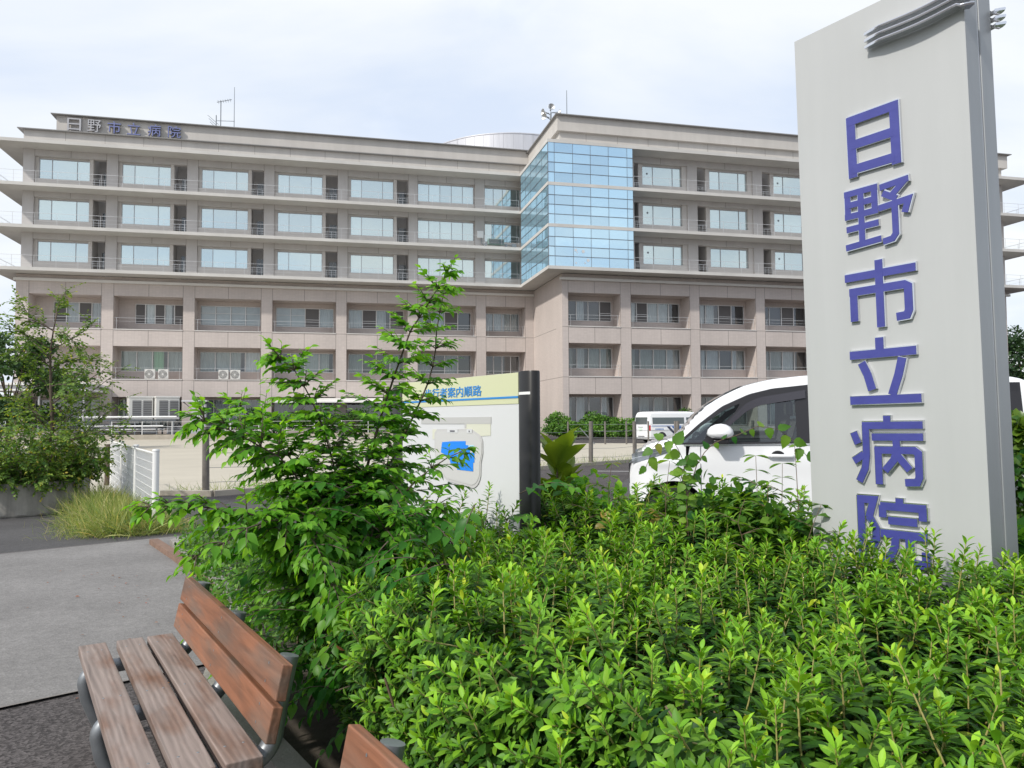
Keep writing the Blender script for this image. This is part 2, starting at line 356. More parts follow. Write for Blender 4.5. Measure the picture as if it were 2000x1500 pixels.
M['treeleaf'] = leaf_mat('tree_leaf', (.045,.135,.028), (.22,.34,.055), .4, .5, (.45,.40,.07))
M['farleaf'] = leaf_mat('far_leaf', (.022,.055,.022), (.09,.18,.035), .25, .6)
M['bushleaf'] = leaf_mat('bush_leaf', (.025,.08,.018), (.14,.30,.04), .28, .55)
M['bigleaf'] = leaf_mat('big_leaf', (.025,.10,.015), (.20,.30,.035), .4, .3, (.36,.22,.06))
M['vineleaf'] = leaf_mat('vine_leaf', (.03,.13,.02), (.24,.42,.05), .45, .5, (.45,.25,.08))
M['dryleaf'] = leaf_mat('dry_leaf', (.22,.07,.03), (.36,.16,.06), .2, .7)
M['grass'] = leaf_mat('grass_blade', (.07,.17,.035), (.36,.41,.14), .38, .6, (.56,.49,.28))
M['carwhite'] = mat('car_white', (.80,.81,.82), .22, coat=.8)
M['carglass'] = mat('car_glass', (.06,.078,.078), .06, spec=.9, coat=.5)
M['autoglass'] = clear_glass('auto_glass', (.56,.64,.62), .07)
M['carblack'] = mat('car_black_trim', (.018,.017,.020), .35)
M['visor'] = mat('smoked_visor', (.045,.043,.052), .2)
M['rubber'] = mat('rubber', (.02,.02,.02), .85)
M['alloy'] = mat('alloy', (.5,.51,.52), .3, .8)
M['lamp'] = mat('headlight', (.22,.24,.27), .12, .5, coat=1)
M['red'] = mat('tail_red', (.45,.02,.02), .25)
M['vanblue'] = mat('van_blue', (.05,.15,.42), .35)
M['vannavy'] = mat('van_navy', (.02,.03,.07), .35)
M['plate'] = mat('plate', (.60,.75,.62), .5)
M['acwhite'] = mat('ac_casing', (.66,.65,.62), .5, noise=(2,.05))
M['acgrille'] = mat('ac_grille', (.14,.14,.14), .6)

def text_mesh(txt, size, extrude, offset, mats, name):
    cu = bpy.data.curves.new(name, 'FONT'); cu.body = txt; cu.size = size; cu.extrude = extrude; cu.offset = offset
    cu.align_x = 'CENTER'; cu.align_y = 'CENTER'; cu.resolution_u = 3
    o = bpy.data.objects.new(name, cu); C.objects.link(o)
    dg = bpy.context.evaluated_depsgraph_get(); dg.update()
    me = bpy.data.meshes.new_from_object(o.evaluated_get(dg)); me.name = name
    bpy.data.objects.remove(o); bpy.data.curves.remove(cu)
    me.materials.clear()
    for q in mats: me.materials.append(q)
    return me
def fit_mesh(me, w=None, h=None):
    """centre a text mesh on its bounds and fit its width/height"""
    n = len(me.vertices); a = np.empty(n*3); me.vertices.foreach_get('co', a); a = a.reshape(-1, 3)
    lo, hi = a.min(0), a.max(0); a[:, :2] -= (lo + hi)[:2] / 2
    if w: a[:, 0] *= w / (hi[0]-lo[0])
    if h: a[:, 1] *= h / (hi[1]-lo[1])
    me.vertices.foreach_set('co', a.ravel()); me.update(); return me
def place_mesh(name, me, parent, loc, rot):
    o = bpy.data.objects.new(name, me); C.objects.link(o); o.parent = parent; o.location = loc; o.rotation_euler = rot; return o

# leaves ------------------------------------------------------------
def leaf_template(widths, curl=.25, fold=.25, wave=0.0):
    """unit leaf along +Y, width along X, normal +Z; widths = half widths at even stations"""
    n = len(widths) - 1; vs = []; fs = []
    idx = []
    for i, w in enumerate(widths):
        t = i / n; z = -curl * t * t; y = t
        if w <= 1e-6:
            idx.append((len(vs),)); vs.append((0, y, z))
        else:
            k = len(vs); ww = wave * math.sin(i * 2.4)
            vs += [(-w, y, z + fold * w + ww), (0, y, z), (w, y, z + fold * w - ww)]; idx.append((k, k+1, k+2))
    for i in range(n):
        a, b = idx[i], idx[i+1]
        if len(a) == 1 and len(b) == 3: fs += [(a[0], b[1], b[0]), (a[0], b[2], b[1])]
        elif len(a) == 3 and len(b) == 3: fs += [(a[0], a[1], b[1], b[0]), (a[1], a[2], b[2], b[1])]
        elif len(a) == 3: fs += [(a[0], a[1], b[0]), (a[1], a[2], b[0])]
    return np.array(vs, float), fs
L_AZ = leaf_template([0, .07, .135, .165, .125, 0], .24, .35)
L_OV = leaf_template([.012, .20, .27, .22, .11, 0], .28, .30)
L_SM = leaf_template([0, .24, .26, 0], .15, .25)
L_BIG = leaf_template([.02, .09, .17, .24, .26, .18, 0], .25, .35)
L_VINE = leaf_template([.04, .30, .36, .40, .33, .34, .22, .19, .07, 0], .30, .18, .03)
L_BLADE = leaf_template([.012, .014, .010, 0], .6, .2)

class Leaves:
    def __init__(s): s.p = []; s.d = []; s.n = []; s.l = []; s.w = []; s.t = []
    def add(s, pos, direc, normal, length, tint, width=1.0):
        s.p.append(tuple(pos)); s.d.append(tuple(direc)); s.n.append(tuple(normal)); s.l.append(length); s.t.append(tint); s.w.append(width)
    def build(s, name, tmpl, material, parent=None):
        tv, tf = tmpl
        p = np.array(s.p); d = np.array(s.d); n = np.array(s.n); l = np.array(s.l)[:, None, None]; w = np.array(s.w)
        d /= np.linalg.norm(d, axis=1, keepdims=True) + 1e-9
        n = n - d * (n * d).sum(1, keepdims=True); n /= np.linalg.norm(n, axis=1, keepdims=True) + 1e-9
        x = np.cross(d, n)
        N = len(p)
        V = (tv[None, :, 0, None] * w[:, None, None] * x[:, None, :] + tv[None, :, 1, None] * d[:, None, :] + tv[None, :, 2, None] * n[:, None, :]) * l + p[:, None, :]
        k = len(tv)
        lens = np.array([len(f) for f in tf]); flat = np.concatenate([np.array(f) for f in tf])
        loops = (flat[None, :] + (np.arange(N) * k)[:, None]).ravel()
        tot = np.tile(lens, N); start = np.concatenate([[0], np.cumsum(tot)[:-1]])
        me = bpy.data.meshes.new(name)
        me.vertices.add(N*k); me.vertices.foreach_set('co', V.astype(np.float32).ravel())
        me.loops.add(len(loops)); me.loops.foreach_set('vertex_index', loops.astype(np.int32))
        me.polygons.add(len(tot)); me.polygons.foreach_set('loop_start', start.astype(np.int32))
        me.polygons.foreach_set('use_smooth', np.ones(len(tot), bool))
        me.update(calc_edges=True)
        a = me.attributes.new('tint', 'FLOAT', 'POINT'); a.data.foreach_set('value', np.repeat(np.array(s.t), k).astype(np.float32))
        a = me.attributes.new('rnd', 'FLOAT', 'POINT'); a.data.foreach_set('value', np.repeat(RNG.random(N), k).astype(np.float32))
        me.materials.append(material)
        o = bpy.data.objects.new(name, me); C.objects.link(o)
        if parent: o.parent = parent
        return o
def rv(s=1.0): return Vector((random.gauss(0, s), random.gauss(0, s), random.gauss(0, s)))

# ================================================================== GROUND
def sheet(name, pts, z, material, kind='structure'):
    b = MB(); b.add([(x, y, z) for x, y in pts], [tuple(range(len(pts)))])
    return tag(b.build(name, material), kind=kind)
E_ = Vector((math.cos(R(34.63)), math.sin(R(34.63)), 0)); S_ = Vector((-math.sin(R(34.63)), math.cos(R(34.63)), 0))
def es(e, s, z=0.0):
    p = E_ * e + S_ * s; return Vector((p.x, p.y, z))
STREET = -0.9663                                   # street-parallel objects: local +x runs towards the viewer's right
sheet('ground', [(-900, -300), (900, -300), (900, 1500), (-900, 1500)], -0.012, M['asphalt'])
dl = Vector((0.745, 0.667, 0))
a1 = Vector((-2.71, 4.13, 0)); a2 = Vector((-5.89, 8.91, 0))
def xy(v): return (v.x, v.y)
sheet('path', [xy(a1 - dl*16), xy(a1 + dl*2.55), xy(es(1.55, 6.6)), xy(a2 + dl*2.1), xy(a2 - dl*16)], 0.0, M['path'])
sheet('side_road', [xy(a2 - dl*16), xy(a2 + dl*2.1), (-3.0, 12.5), (-6.3, 15.6), (-9.5, 16.0), (-22, 16.5), (-30, 12)], -0.004, M['asphalt2'])
# narrow joint strips along the path
b = MB()
for (p, q) in ((a1 - dl*16, a1 + dl*2.55), (a2 - dl*16, a2 + dl*2.1)):
    nn = Vector((-dl.y, dl.x, 0)).normalized()*.006
    b.add([(p-nn)+Vector((0,0,.004)), (q-nn)+Vector((0,0,.004)), (q+nn)+Vector((0,0,.004)), (p+nn)+Vector((0,0,.004))], [(0,1,2,3)])
tag(b.build('path_joint', M['joint']), kind='structure')
BY, BYAW, RN = 81.5489, 0.2352, -10.2775
cb, sb = math.cos(BYAW), math.sin(BYAW)
def bw(u, n, z=0.0): return Vector((u*cb - n*sb, BY + u*sb + n*cb, z))
field = [(-60, 15), (-9.5, 16.0), (-6.3, 15.7), (2.58, 25.5), (12.5, 36.5), (15, 45), (6.0, 48.6), (-4, 49.5), xy(bw(-12, -7)), xy(bw(-70, -7))]
sheet('sports_ground', field, 0.004, M['sand'])
# raised parking lot beside the hedge
lot = [(1.6, 6.6), (14, 4.0), (30, 10), (30, 24), (14, 24), (4.0, 23.0), (1.9, 15.0)]
b = MB(); n_ = len(lot)
b.add([(x, y, .12) for x, y in lot] + [(x, y, -.1) for x, y in lot], [tuple(range(n_))] + [(i, (i+1) % n_, (i+1) % n_ + n_, i+n_) for i in range(n_)])
tag(b.build('parking_lot', M['asphalt2']), kind='structure')
b = MB()
b.add([(2.2, 20.6, .125), (9, 19.2, .125), (9, 19.28, .125), (2.2, 20.68, .125)], [(0,1,2,3)])
tag(b.build('parking_marking', M['white']), kind='structure')
# kerb of the field, planting soil
def kerb_run(name, pts, w, h, material, label=None):
    b = MB()
    for p, q in zip(pts[:-1], pts[1:]):
        p = Vector((*p, 0)); q = Vector((*q, 0)); d = (q-p).normalized(); nn = Vector((-d.y, d.x, 0))*w/2
        vs = [p-nn, q-nn, q+nn, p+nn]
        b.add([(v.x, v.y, -.05) for v in vs] + [(v.x, v.y, h) for v in vs], [(4,5,6,7), (0,1,5,4), (1,2,6,5), (2,3,7,6), (3,0,4,7)])
    o = b.build(name, material)
    return tag(o, kind='structure')
kerb_run('kerb', [(-7.2, 15.9), (-6.1, 15.75), (2.7, 25.5), (12.6, 36.4)], .16, .10, M['kerb'])
kerb_run('hedge_kerb', [xy(es(1.10, -2.5)), xy(es(1.10, 4.55)), xy(es(1.75, 6.4)), xy(es(2.0, 10.2))], .12, .07, M['concrete'])
ed = [at_z(x, y, 0) for x, y in ((300, 1062), (345, 1092), (400, 1132), (470, 1185))]
kerb_run('kerb', [xy(p) for p in ed], .10, .06, mat('brown_edging', (.20,.125,.09), .85, noise=(8,.2)))
kerb_run('kerb', [xy(p + Vector((.22,.14,0))) for p in ed], .08, .05, M['concrete'])
sheet('hedge_soil', [xy(es(1.14, -2.5)), xy(es(4.6, -2.5)), xy(es(4.6, 9.5)), xy(es(2.05, 10.2)), xy(es(1.80, 6.4)), xy(es(1.14, 4.5))], .012, M['soil'])

# ================================================================== HOSPITAL
B = empty('hospital_building', (0, BY, 0), BYAW)
tag(B, 'long beige six-storey hospital with projecting floor slabs and a blue glass corner bay', 'building')
UE, UR = -46.72, 53.4                                # left and right ends
FL = [(23.41, 24.40, 26.33, 26.50, 27.11), (19.53, 20.49, 22.46, 22.62, 23.11), (15.63, 16.60, 18.49, 18.66, 19.23)]   # slab, sill, glass top, lintel, soffit
wl, wu, wx_, jt, dk = MB(), MB(), MB(), MB(), MB()   # tiled lower wall, upper wall, window boxes, joints, dark core for unlit rooms
LOW = [(13.52, 10.29), (8.74, 5.53), (3.91, 0.75)]
WT = 15.30
def lower_wall(n0, cols, opens, full_left, full_right):
    """tiled frame of columns and spandrels with 2 m deep balconies"""
    for a, c in cols: wl.box(a, c, n0, n0+2.0, 0, WT)
    for a, c in opens:
        prev = WT
        for zt, zb in LOW:
            wl.box(a, c, n0+.004, n0+2.0, zt, prev); prev = zb
        wl.box(a, c, n0+.004, n0+2.0, 0, prev)
        for z0, z1 in ((13.52, 14.66), (8.74, 10.25), (3.91, 5.49)):
            jt.box((a+c)/2-.02, (a+c)/2+.02, n0+.001, n0+.0035, z0, z1)
    for a, c in cols:
        for q in (a, c):
            if abs(q-full_left) > .2 and abs(q-full_right) > .2: jt.box(q-.018, q+.018, n0-.003, n0+.002, 0, 14.66)
        for z in (10.27, 5.51): jt.box(a, c, n0-.003, n0+.002, z-.018, z+.018)
lcols = [(UE-.35, -45.99)] + [(-45.987+7.2*i-1.055, -45.987+7.2*i) for i in range(1, 7)] + [(1.50, 2.60)]
lopens = [(lcols[i][1], lcols[i+1][0]) for i in range(len(lcols)-1)]
rcols = [(2.45, 3.04), (8.29, 9.36)] + [(15.55+7.2*k, 16.58+7.2*k) for k in range(5)] + [(51.55, UR)]
ropens = [(rcols[i][1], rcols[i+1][0]) for i in range(len(rcols)-1)]
lower_wall(0, lcols, lopens, UE-.35, 2.6)
lower_wall(RN, rcols, ropens, 2.45, UR)
# side wall of the right wing (faces left) and end walls, plain bodies behind
wl.box(2.45, 2.60, RN+2.0, 0, 0, WT)
jt.box(2.446, 2.4495, RN+2.0, -.02, 10.25, 10.29); jt.box(2.446, 2.4495, RN+.0, -.02, 5.49, 5.53)
dk.box(UE-.2, 2.45, 2.42, 20, 0, 28.4); dk.box(2.75, UR-.02, RN+2.42, 20, 0, 28.4)  # core coloured near-black to stand for the unlit rooms behind the glass
wl.box(UE-.35, UE-.205, 2.0, 20, 0, WT); wl.box(UR-.015, UR+.1, RN+2.0, 20, 0, WT)
# ledge under the first big slab, white caps on the balcony fronts
lg = MB()
lg.box(UE-.5, 2.44, -.28, -.005, 14.68, 14.92); lg.box(2.2, UR+.3, RN-.28, RN-.005, 14.68, 14.92)
for n0, op in ((0, lopens), (RN, ropens)):
    for a, c in op:
        for zb in (10.29, 5.53): lg.box(a, c, n0-.06, n0+.18, zb, zb+.07)
lg.build('ledge', M['ledge'], B)

def pane_attr(o, vals):
    """one value per face"""
    at = o.data.attributes.new('pane', 'FLOAT', 'FACE'); at.data.foreach_set('value', vals)
rw = random.Random(3)
def lower_window(u0, u1, n0, z0, z1, style, mulls=None):
    """sliding window in a balcony's back wall: frame > glass, curtain, screen"""
    fr = MB(); y0, y1 = n0+1.93, n0+2.06
    t = .055
    fr.box(u0, u1, y0, y1, z1-t, z1); fr.box(u0, u1, y0, y1, z0, z0+t)
    k = len(style); w = (u1-u0)/k
    for i in range(k+1):
        x = u0 + w*i; fr.box(max(u0, x-t*.7), min(u1, x+t*.7), y0+.004, y1-.004, z0+t, z1-t)
    f = fr.build('window', [M['frame_w'], M['frame_g']], B)
    g = MB(); g.quad((u0, n0+2.0, z0+t), (u1, n0+2.0, z0+t), (u1, n0+2.0, z1-t), (u0, n0+2.0, z1-t)); g.build('pane', M['clear'], f)
    for i, st in enumerate(style):
        cu, ns, sc, gn = MB(), MB(), MB(), MB()
        a, c = u0 + w*i + .05, u0 + w*(i+1) - .05
        if st in 'cng':
            tgt = {'c': cu, 'n': ns, 'g': gn}[st]; m_ = 10; yc = n0 + 2.18
            a2, c2 = (a, c) if rw.random() < .8 else (a, a+(c-a)*.72)
            pts = [(a2+(c2-a2)*q/m_, yc + .05*math.sin(q*2.3+i*1.7+u0)) for q in range(m_+1)]
            for p, q in zip(pts[:-1], pts[1:]):
                tgt.add([(p[0], p[1], z0+.02), (q[0], q[1], z0+.02), (q[0], q[1], z1-.02), (p[0], p[1], z1-.02)], [(0,1,2,3)])
        elif st == 's':
            sc.quad((a, n0+1.95, z0+t), (c, n0+1.95, z0+t), (c, n0+1.95, z1-t), (a, n0+1.95, z1-t))
            fr2 = (z0+z1)/2 - .2; sc.add([(a, n0+1.94, fr2-.02), (c, n0+1.94, fr2-.02), (c, n0+1.94, fr2+.02), (a, n0+1.94, fr2+.02)], [(0,1,2,3)], 1)
        elif st == 'b':     # blinds raised on a bar frame
            cu.quad((a, n0+2.2, z0+.02), (c, n0+2.2, z0+.02), (c, n0+2.2, z1-.02), (a, n0+2.2, z1-.02))
            fr2 = z0 + (z1-z0)*.62; sc.add([(a, n0+1.94, fr2-.025), (c, n0+1.94, fr2-.025), (c, n0+1.94, fr2+.025), (a, n0+1.94, fr2+.025)], [(0,1,2,3)], 1)
        for mb_, nm, mt in ((cu, 'curtain', M['curtain']), (ns, 'net_curtain', M['curtain2']), (sc, 'insect_screen', [M['screen'], M['frame_w']]), (gn, 'green_curtain', M['green'])):
            if mb_.v: mb_.build(nm, mt, f, smooth=(nm in ('curtain', 'net_curtain')))
    # back wall round the window
    return f
def back_wall(a, c, n0, u0, u1, floors):
    n1, n2 = n0+2.0, n0+2.3
    zt = WT
    for (lz0, lz1), (w0, w1) in floors:
        wl.box(a, u0, n1+.006, n2, lz0, lz1) if u0 > a else None
        wl.box(u1, c, n1+.006, n2, lz0, lz1) if u1 < c else None
        wl.box(u0, u1, n1+.006, n2, w1, lz1); wl.box(u0, u1, n1+.006, n2, lz0, w0)
F3, F2, F1 = ((10.29, 13.52), (11.10, 13.06)), ((5.53, 8.74), (6.45, 8.45)), ((0.75, 3.91), (0.85, 3.70))
styles_l = [('0scsc', 'X', 'cnnc'), ('0scscs', 'nngn', 'nnnd'), ('bbbb', 'nnnc', 'nccn'), ('bbsc', 'dnnn', 'ndnn'), ('cscs', 'nddn', 'dnnd'), ('ccsd', 'ndnd', 'nnnn'), ('cccc', 'dddd', 'cncd')]
styles_r = [('dcds', 'ncnn', 'ncdc'), ('csccd', 'nnnc', 'dnnd'), ('ccsd', 'ccdc', 'dnnn'), ('ddsd', 'nncd', 'dnnd'), ('cscc', 'nnnc', 'nnnn'), ('ccss', 'cnnc', 'nncn'), ('cscc', 'nncc', 'nnnn')]
def lower_windows(opens, n0, styles):
    for (a, c), st in zip(opens, styles):
        for (fl, wz), s_ in zip((F3, F2, F1), st):
            off = .25
            if s_[0] == '0': off = 1.5; s_ = s_[1:]
            u0, u1 = a + off, c - .22
            if s_ == 'X': wl.box(a, c, n0+2.006, n0+2.3, fl[0], fl[1]); continue
            if fl is F1[0]: u0, u1 = a+.1, c-.1
            lower_window(u0, u1, n0, wz[0], wz[1], s_)
            back_wall(a, c, n0, u0, u1, [(fl, wz)])
lower_windows(lopens, 0, styles_l); lower_windows(ropens, RN, styles_r)

def upper_window(u0, u1, n0, sill, top, mulls, gaze=0):
    fr = MB(); y0, y1 = n0+.36, n0+.46; t = .05
    fr.box(u0, u1, y0, y1, top-t, top); fr.box(u0, u1, y0, y1, sill, sill+t)
    for x in [u0+t/2] + mulls + [u1-t/2]: fr.box(x-t/2, x+t/2, y0+.004, y1-.004, sill+t, top-t)
    f = fr.build('window', M['frame_g'], B)
    g = MB(); xs = [u0] + mulls + [u1]
    for a, c in zip(xs[:-1], xs[1:]): g.quad((a, n0+.42, sill), (c, n0+.42, sill), (c, n0+.42, top), (a, n0+.42, top))
    p = g.build('pane', M['winglass'], f); pane_attr(p, [rw.random() for _ in xs[1:]])
    if gaze:          # small round sticker on the first pane
        s = MB(); q = 10; r_ = .10; cxx = u0 + .55; cz = sill + (top-sill)*.62
        s.add([(cxx + r_*math.cos(2*math.pi*k/q), n0+.415, cz + r_*math.sin(2*math.pi*k/q)) for k in range(q)], [tuple(range(q))]); s.build('sticker', M['ink'], f)
    return f
doors = []
def upper_bay(n0, rl, rr, gl, gr, mulls, slot, fl, gaze=0, col_right=None):
    """one bay of a ward floor between rl and rr: lintel, window box, open slot with a balcony door"""
    zS, sill, top, lint, sof = fl; wx_ = MB()
    wu.box(rl, rr, n0+.003, n0+.6, lint, sof)
    jt.box((rl+rr)/2-.018, (rl+rr)/2+.018, n0, n0+.0025, lint, sof)
    a, c = (rl, slot[0]) if slot and slot[0] > gl else ((slot[1], rr) if slot else (rl, rr))
    wx_.box(a, c, n0+.14, n0+.6, zS, sill)                     # panel under the glass
    if gl > a + .02: wx_.box(a, gl, n0+.30, n0+.6, sill, lint)
    if gr < c - .02: wx_.box(gr, c, n0+.16 if slot else n0+.30, n0+.6, sill, lint)
    wx_.box(gl, gr, n0+.40, n0+.6, top, lint)
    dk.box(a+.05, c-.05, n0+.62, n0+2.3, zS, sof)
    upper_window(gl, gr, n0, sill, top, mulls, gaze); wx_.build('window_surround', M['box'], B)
    if slot:
        s0, s1 = slot
        pu = s0-.002 if s0 > gl else s1+.002
        wu.box(min(pu, pu-.28 if s0 > gl else pu), max(pu, pu if s0 > gl else pu+.28), n0+.605, n0+2.3, zS, sof)
        wu.box(s0-.01, s1+.01, n0+2.1, n0+2.3, zS, sof)
        doors.append((s0+(s1-s0)*.30, s1-.03, n0+2.02, zS, zS+2.3))
        rs = MB()
        rs.box(s0, s1, n0-.012, n0+.012, zS+1.09, zS+1.12); rs.box(s0, s1, n0-.015, n0+.015, zS+.62, zS+.64); rs.box(s0, s1, n0-.015, n0+.015, zS+.85, zS+.87)
        for q in (.12, .5, .88): x = s0+(s1-s0)*q; rs.box(x-.012, x+.012, n0-.012, n0+.012, zS, zS+1.09)
        slot_rails.append(rs)
slot_rails = []
for fl in FL:
    zS, sof = fl[0], fl[4]
    edges = []
    for i in range(5):
        rl = -45.755 + 7.165*i; rr = rl + 6.14
        upper_bay(0, rl, rr, rl+.28, rl+4.64, [rl+1.38, rl+3.52], (rl+4.96, rl+6.14), fl); edges.append((rl, rr))
    upper_bay(0, -9.98, -3.94, -9.95, -4.0, [-8.78, -7.6, -6.38, -5.2], None, fl); edges.append((-9.98, -3.94))
    upper_bay(0, -2.87, 1.62, -2.83, 1.10, [-1.85, -.85, .75], None, fl); edges.append((-2.87, 1.62))
    u = UE
    for a, c in edges + [(2.45, 2.45)]:
        if a > u + .01:
            wu.box(u, a, 0, 2.3, zS, sof)
            for q in (u, a):
                if q > UE+.1 and q < 2.4: jt.box(q-.015, q+.015, -.003, .002, zS, sof)
        u = c
    edges = []
    for k in range(6):
        s0 = 9.36 + 7.2*k - (0 if k else -.5)
        rr = 15.5 + 7.2*k
        upper_bay(RN, s0, rr, 10.85 + 7.2*k, 15.0 + 7.2*k, [11.98+7.2*k, 14.08+7.2*k], (s0, 10.42+7.2*k), fl, gaze=(k % 2 == 0)); edges.append((s0, rr))
    u = 8.95
    for a, c in edges + [(UR, UR)]:
        if a > u + .01: wu.box(u, a, RN, RN+2.3, zS, sof)
        u = c
wu.box(UE, UE+.14, 2.3, 20, 15.3, 27.4); wu.box(UR-.1, UR, RN+2.3, 20, 15.3, 27.4)
wu.box(2.45, 2.75, RN+.02, -.01, 15.63, 27.1)
dk2 = MB()
for a, c, n, z0, z1 in doors:
    fr = MB(); fr.box(a, c, n, n+.07, z1, z1+.06); fr.box(a, a+.06, n, n+.07, z0, z1); fr.box(c-.06, c, n, n+.07, z0, z1); fr.box((a+c)/2-.03, (a+c)/2+.03, n+.002, n+.068, z0, z1)
    d_ = fr.build('balcony_door', M['frame_g'], B)
    g = MB(); g.quad((a+.06, n+.04, z0), (c-.06, n+.04, z0), (c-.06, n+.04, z1), (a+.06, n+.04, z1)); g.build('door_glass', M['carglass'], d_)
for rs in slot_rails: rs.build('slot_railing', M['rail'], B)
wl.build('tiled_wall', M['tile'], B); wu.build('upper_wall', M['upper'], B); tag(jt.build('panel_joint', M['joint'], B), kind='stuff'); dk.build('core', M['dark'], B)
# floor slabs and their railings
for k, z in enumerate((27.41, 23.41, 19.53, 15.63)):
    s = MB(); th = .30
    s.box(UE-2.1, .56, -1.9, -.001, z-th, z); s.box(UE-2.1, UE-.01, -.001, 20, z-th, z)
    s.box(.56, UR+2.2, RN-1.9, RN-.001, z-th, z); s.box(.56, 2.449, RN-.001, -.001, z-th, z); s.box(UR+.01, UR+2.2, RN-.001, 20, z-th, z)
    s.build('floor_slab', M['slab'], B)
    if k:
        r_ = MB()
        def rail(a, c, n, ax):
            L = int(abs(c-a)/1.8)
            for h, t in ((1.1, .013), (.72, .005), (.38, .005)):
                (r_.box(a, c, n-t, n+t, z+h-t, z+h+t) if ax == 'u' else r_.box(n-t, n+t, a, c, z+h-t, z+h+t))
            for q in range(L+1):
                x = a + (c-a)*q/L
                (r_.box(x-.011, x+.011, n-.011, n+.011, z, z+1.1) if ax == 'u' else r_.box(n-.011, n+.011, x-.011, x+.011, z, z+1.1))
        rail(UE-1.95, .4, -1.78, 'u'); rail(9.1, UR+2.0, RN-1.78, 'u'); rail(-1.7, 19, UE-1.95, 'n'); rail(RN-1.7, 19, UR+2.0, 'n')
        r_.build('railing', M['rail'], B)
# balcony rails of the lower floors
for n0, op in ((0, lopens), (RN, ropens)):
    for a, c in op:
        for zb in (10.29, 5.53):
            r_ = MB(); r_.box(a, c, n0+.105, n0+.125, zb+1.13, zb+1.155); r_.box(a, c, n0+.105, n0+.125, zb+.82, zb+.835)
            for x in (a+.25, c-.25): r_.box(x-.012, x+.012, n0+.105, n0+.125, zb+.07, zb+1.13)
            r_.build('balcony_rail', M['rail'], B)
# roof bands with copings
p = MB()
p.box(UE, 2.3, 0, .5, 27.41, 28.88); p.box(-44.1, 2.3, .35, .9, 28.96, 30.58); p.box(-44.1, -43.8, .9, 16, 28.96, 30.58); p.box(UE, UE+.4, .5, 19, 27.41, 28.88)
p.box(2.35, UR, RN+.05, RN+.6, 27.41, 28.93); p.box(2.05, UR+.5, RN-.28, RN+.5, 28.93, 30.36); p.box(2.05, 2.6, RN+.5, .3, 28.93, 30.36); p.box(2.35, 2.7, RN+.6, -.01, 27.41, 28.93)
p.build('parapet', M['band'], B)
p = MB()
p.box(UE-.45, 2.04, -.36, .34, 28.885, 28.96); p.box(UE-.45, -44.11, .34, 19, 28.885, 28.96); p.box(-44.5, 2.04, -.05, 1.0, 30.585, 30.66); p.box(-44.5, -43.7, 1.0, 16, 30.585, 30.66)
p.box(1.8, UR+.8, RN-.62, RN+.6, 30.365, 30.44); p.box(1.8, 2.7, RN+.6, .6, 30.365, 30.44)
p.build('coping', M['coping'], B)
jp = MB()
for i in range(14): jp.box(-43.2+3.4*i, -43.17+3.4*i, -.003, -.0005, 27.45, 28.88)
for i in range(16): jp.box(5+3.2*i, 5.03+3.2*i, RN+.045, RN+.049, 27.45, 28.9)
jp.build('band_joint', M['joint'], B)
# glass corner bay
gu = [.62, 1.23, 3.0, 4.74, 6.52, 8.39, 8.95]
bands = [(23.41, 27.11), (19.53, 23.11), (15.63, 19.23)]
bay = empty('glass_bay'); bay.parent = B
g, mu = MB(), MB(); vals = []
nf = RN - 1.86; ns = [RN-1.86, RN+.2, RN+2.25, RN+4.3, RN+6.35, -1.9]
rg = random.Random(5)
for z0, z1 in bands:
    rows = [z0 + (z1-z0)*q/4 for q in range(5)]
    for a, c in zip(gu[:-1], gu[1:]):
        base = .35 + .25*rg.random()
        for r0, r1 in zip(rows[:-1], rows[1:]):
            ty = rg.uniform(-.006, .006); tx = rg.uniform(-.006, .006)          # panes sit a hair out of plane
            g.quad((a, nf-ty, r0), (c, nf+ty, r0), (c, nf+ty+tx, r1), (a, nf-ty+tx, r1)); vals.append(min(1, max(0, base + rg.uniform(-.45, .5))))  # uneven pane tone stands in for variation in the reflected sky
    for a, c in zip(ns[:-1], ns[1:]):
        for r0, r1 in zip(rows[:-1], rows[1:]):
            ty = rg.uniform(-.006, .006)
            g.quad((.62-ty, a, r0), (.62+ty, c, r0), (.62+ty, c, r1), (.62-ty, a, r1)); vals.append(.2 + .25*rg.random())  # side panes darker in colour, for the wing they reflect
    for r0, r1 in zip(rows[:-1], rows[1:]):
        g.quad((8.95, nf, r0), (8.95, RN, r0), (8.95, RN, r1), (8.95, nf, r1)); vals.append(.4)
    for z in rows[1:-1]:
        mu.box(.60, 8.97, nf-.03, nf-.012, z-.027, z+.027); mu.box(.59, .608, nf-.012, -1.92, z-.027, z+.027)
    for u in gu[1:-1]: mu.box(u-.015, u+.015, nf-.024, nf-.010, z0, z1)
    for n in ns[1:-1]: mu.box(.596, .610, n-.015, n+.015, z0, z1)
    mu.box(.585, .64, nf-.03, nf+.03, z0, z1)
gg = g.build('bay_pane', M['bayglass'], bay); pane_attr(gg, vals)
mu.build('mullion', M['mullion'], bay)
st = MB()                                            # round white window stickers
for (x, z, r_) in ((3.22, 17.15, .13), (3.95, 17.05, .15), (4.42, 16.25, .15), (4.12, 15.98, .07), (3.25, 15.95, .08), (3.35, 16.95, .06)):
    st.add([(x + r_*math.cos(2*math.pi*k/14), nf-.02, z + r_*math.sin(2*math.pi*k/14)) for k in range(14)], [tuple(range(14))])
st.build('window_sticker', M['board_w'], bay)
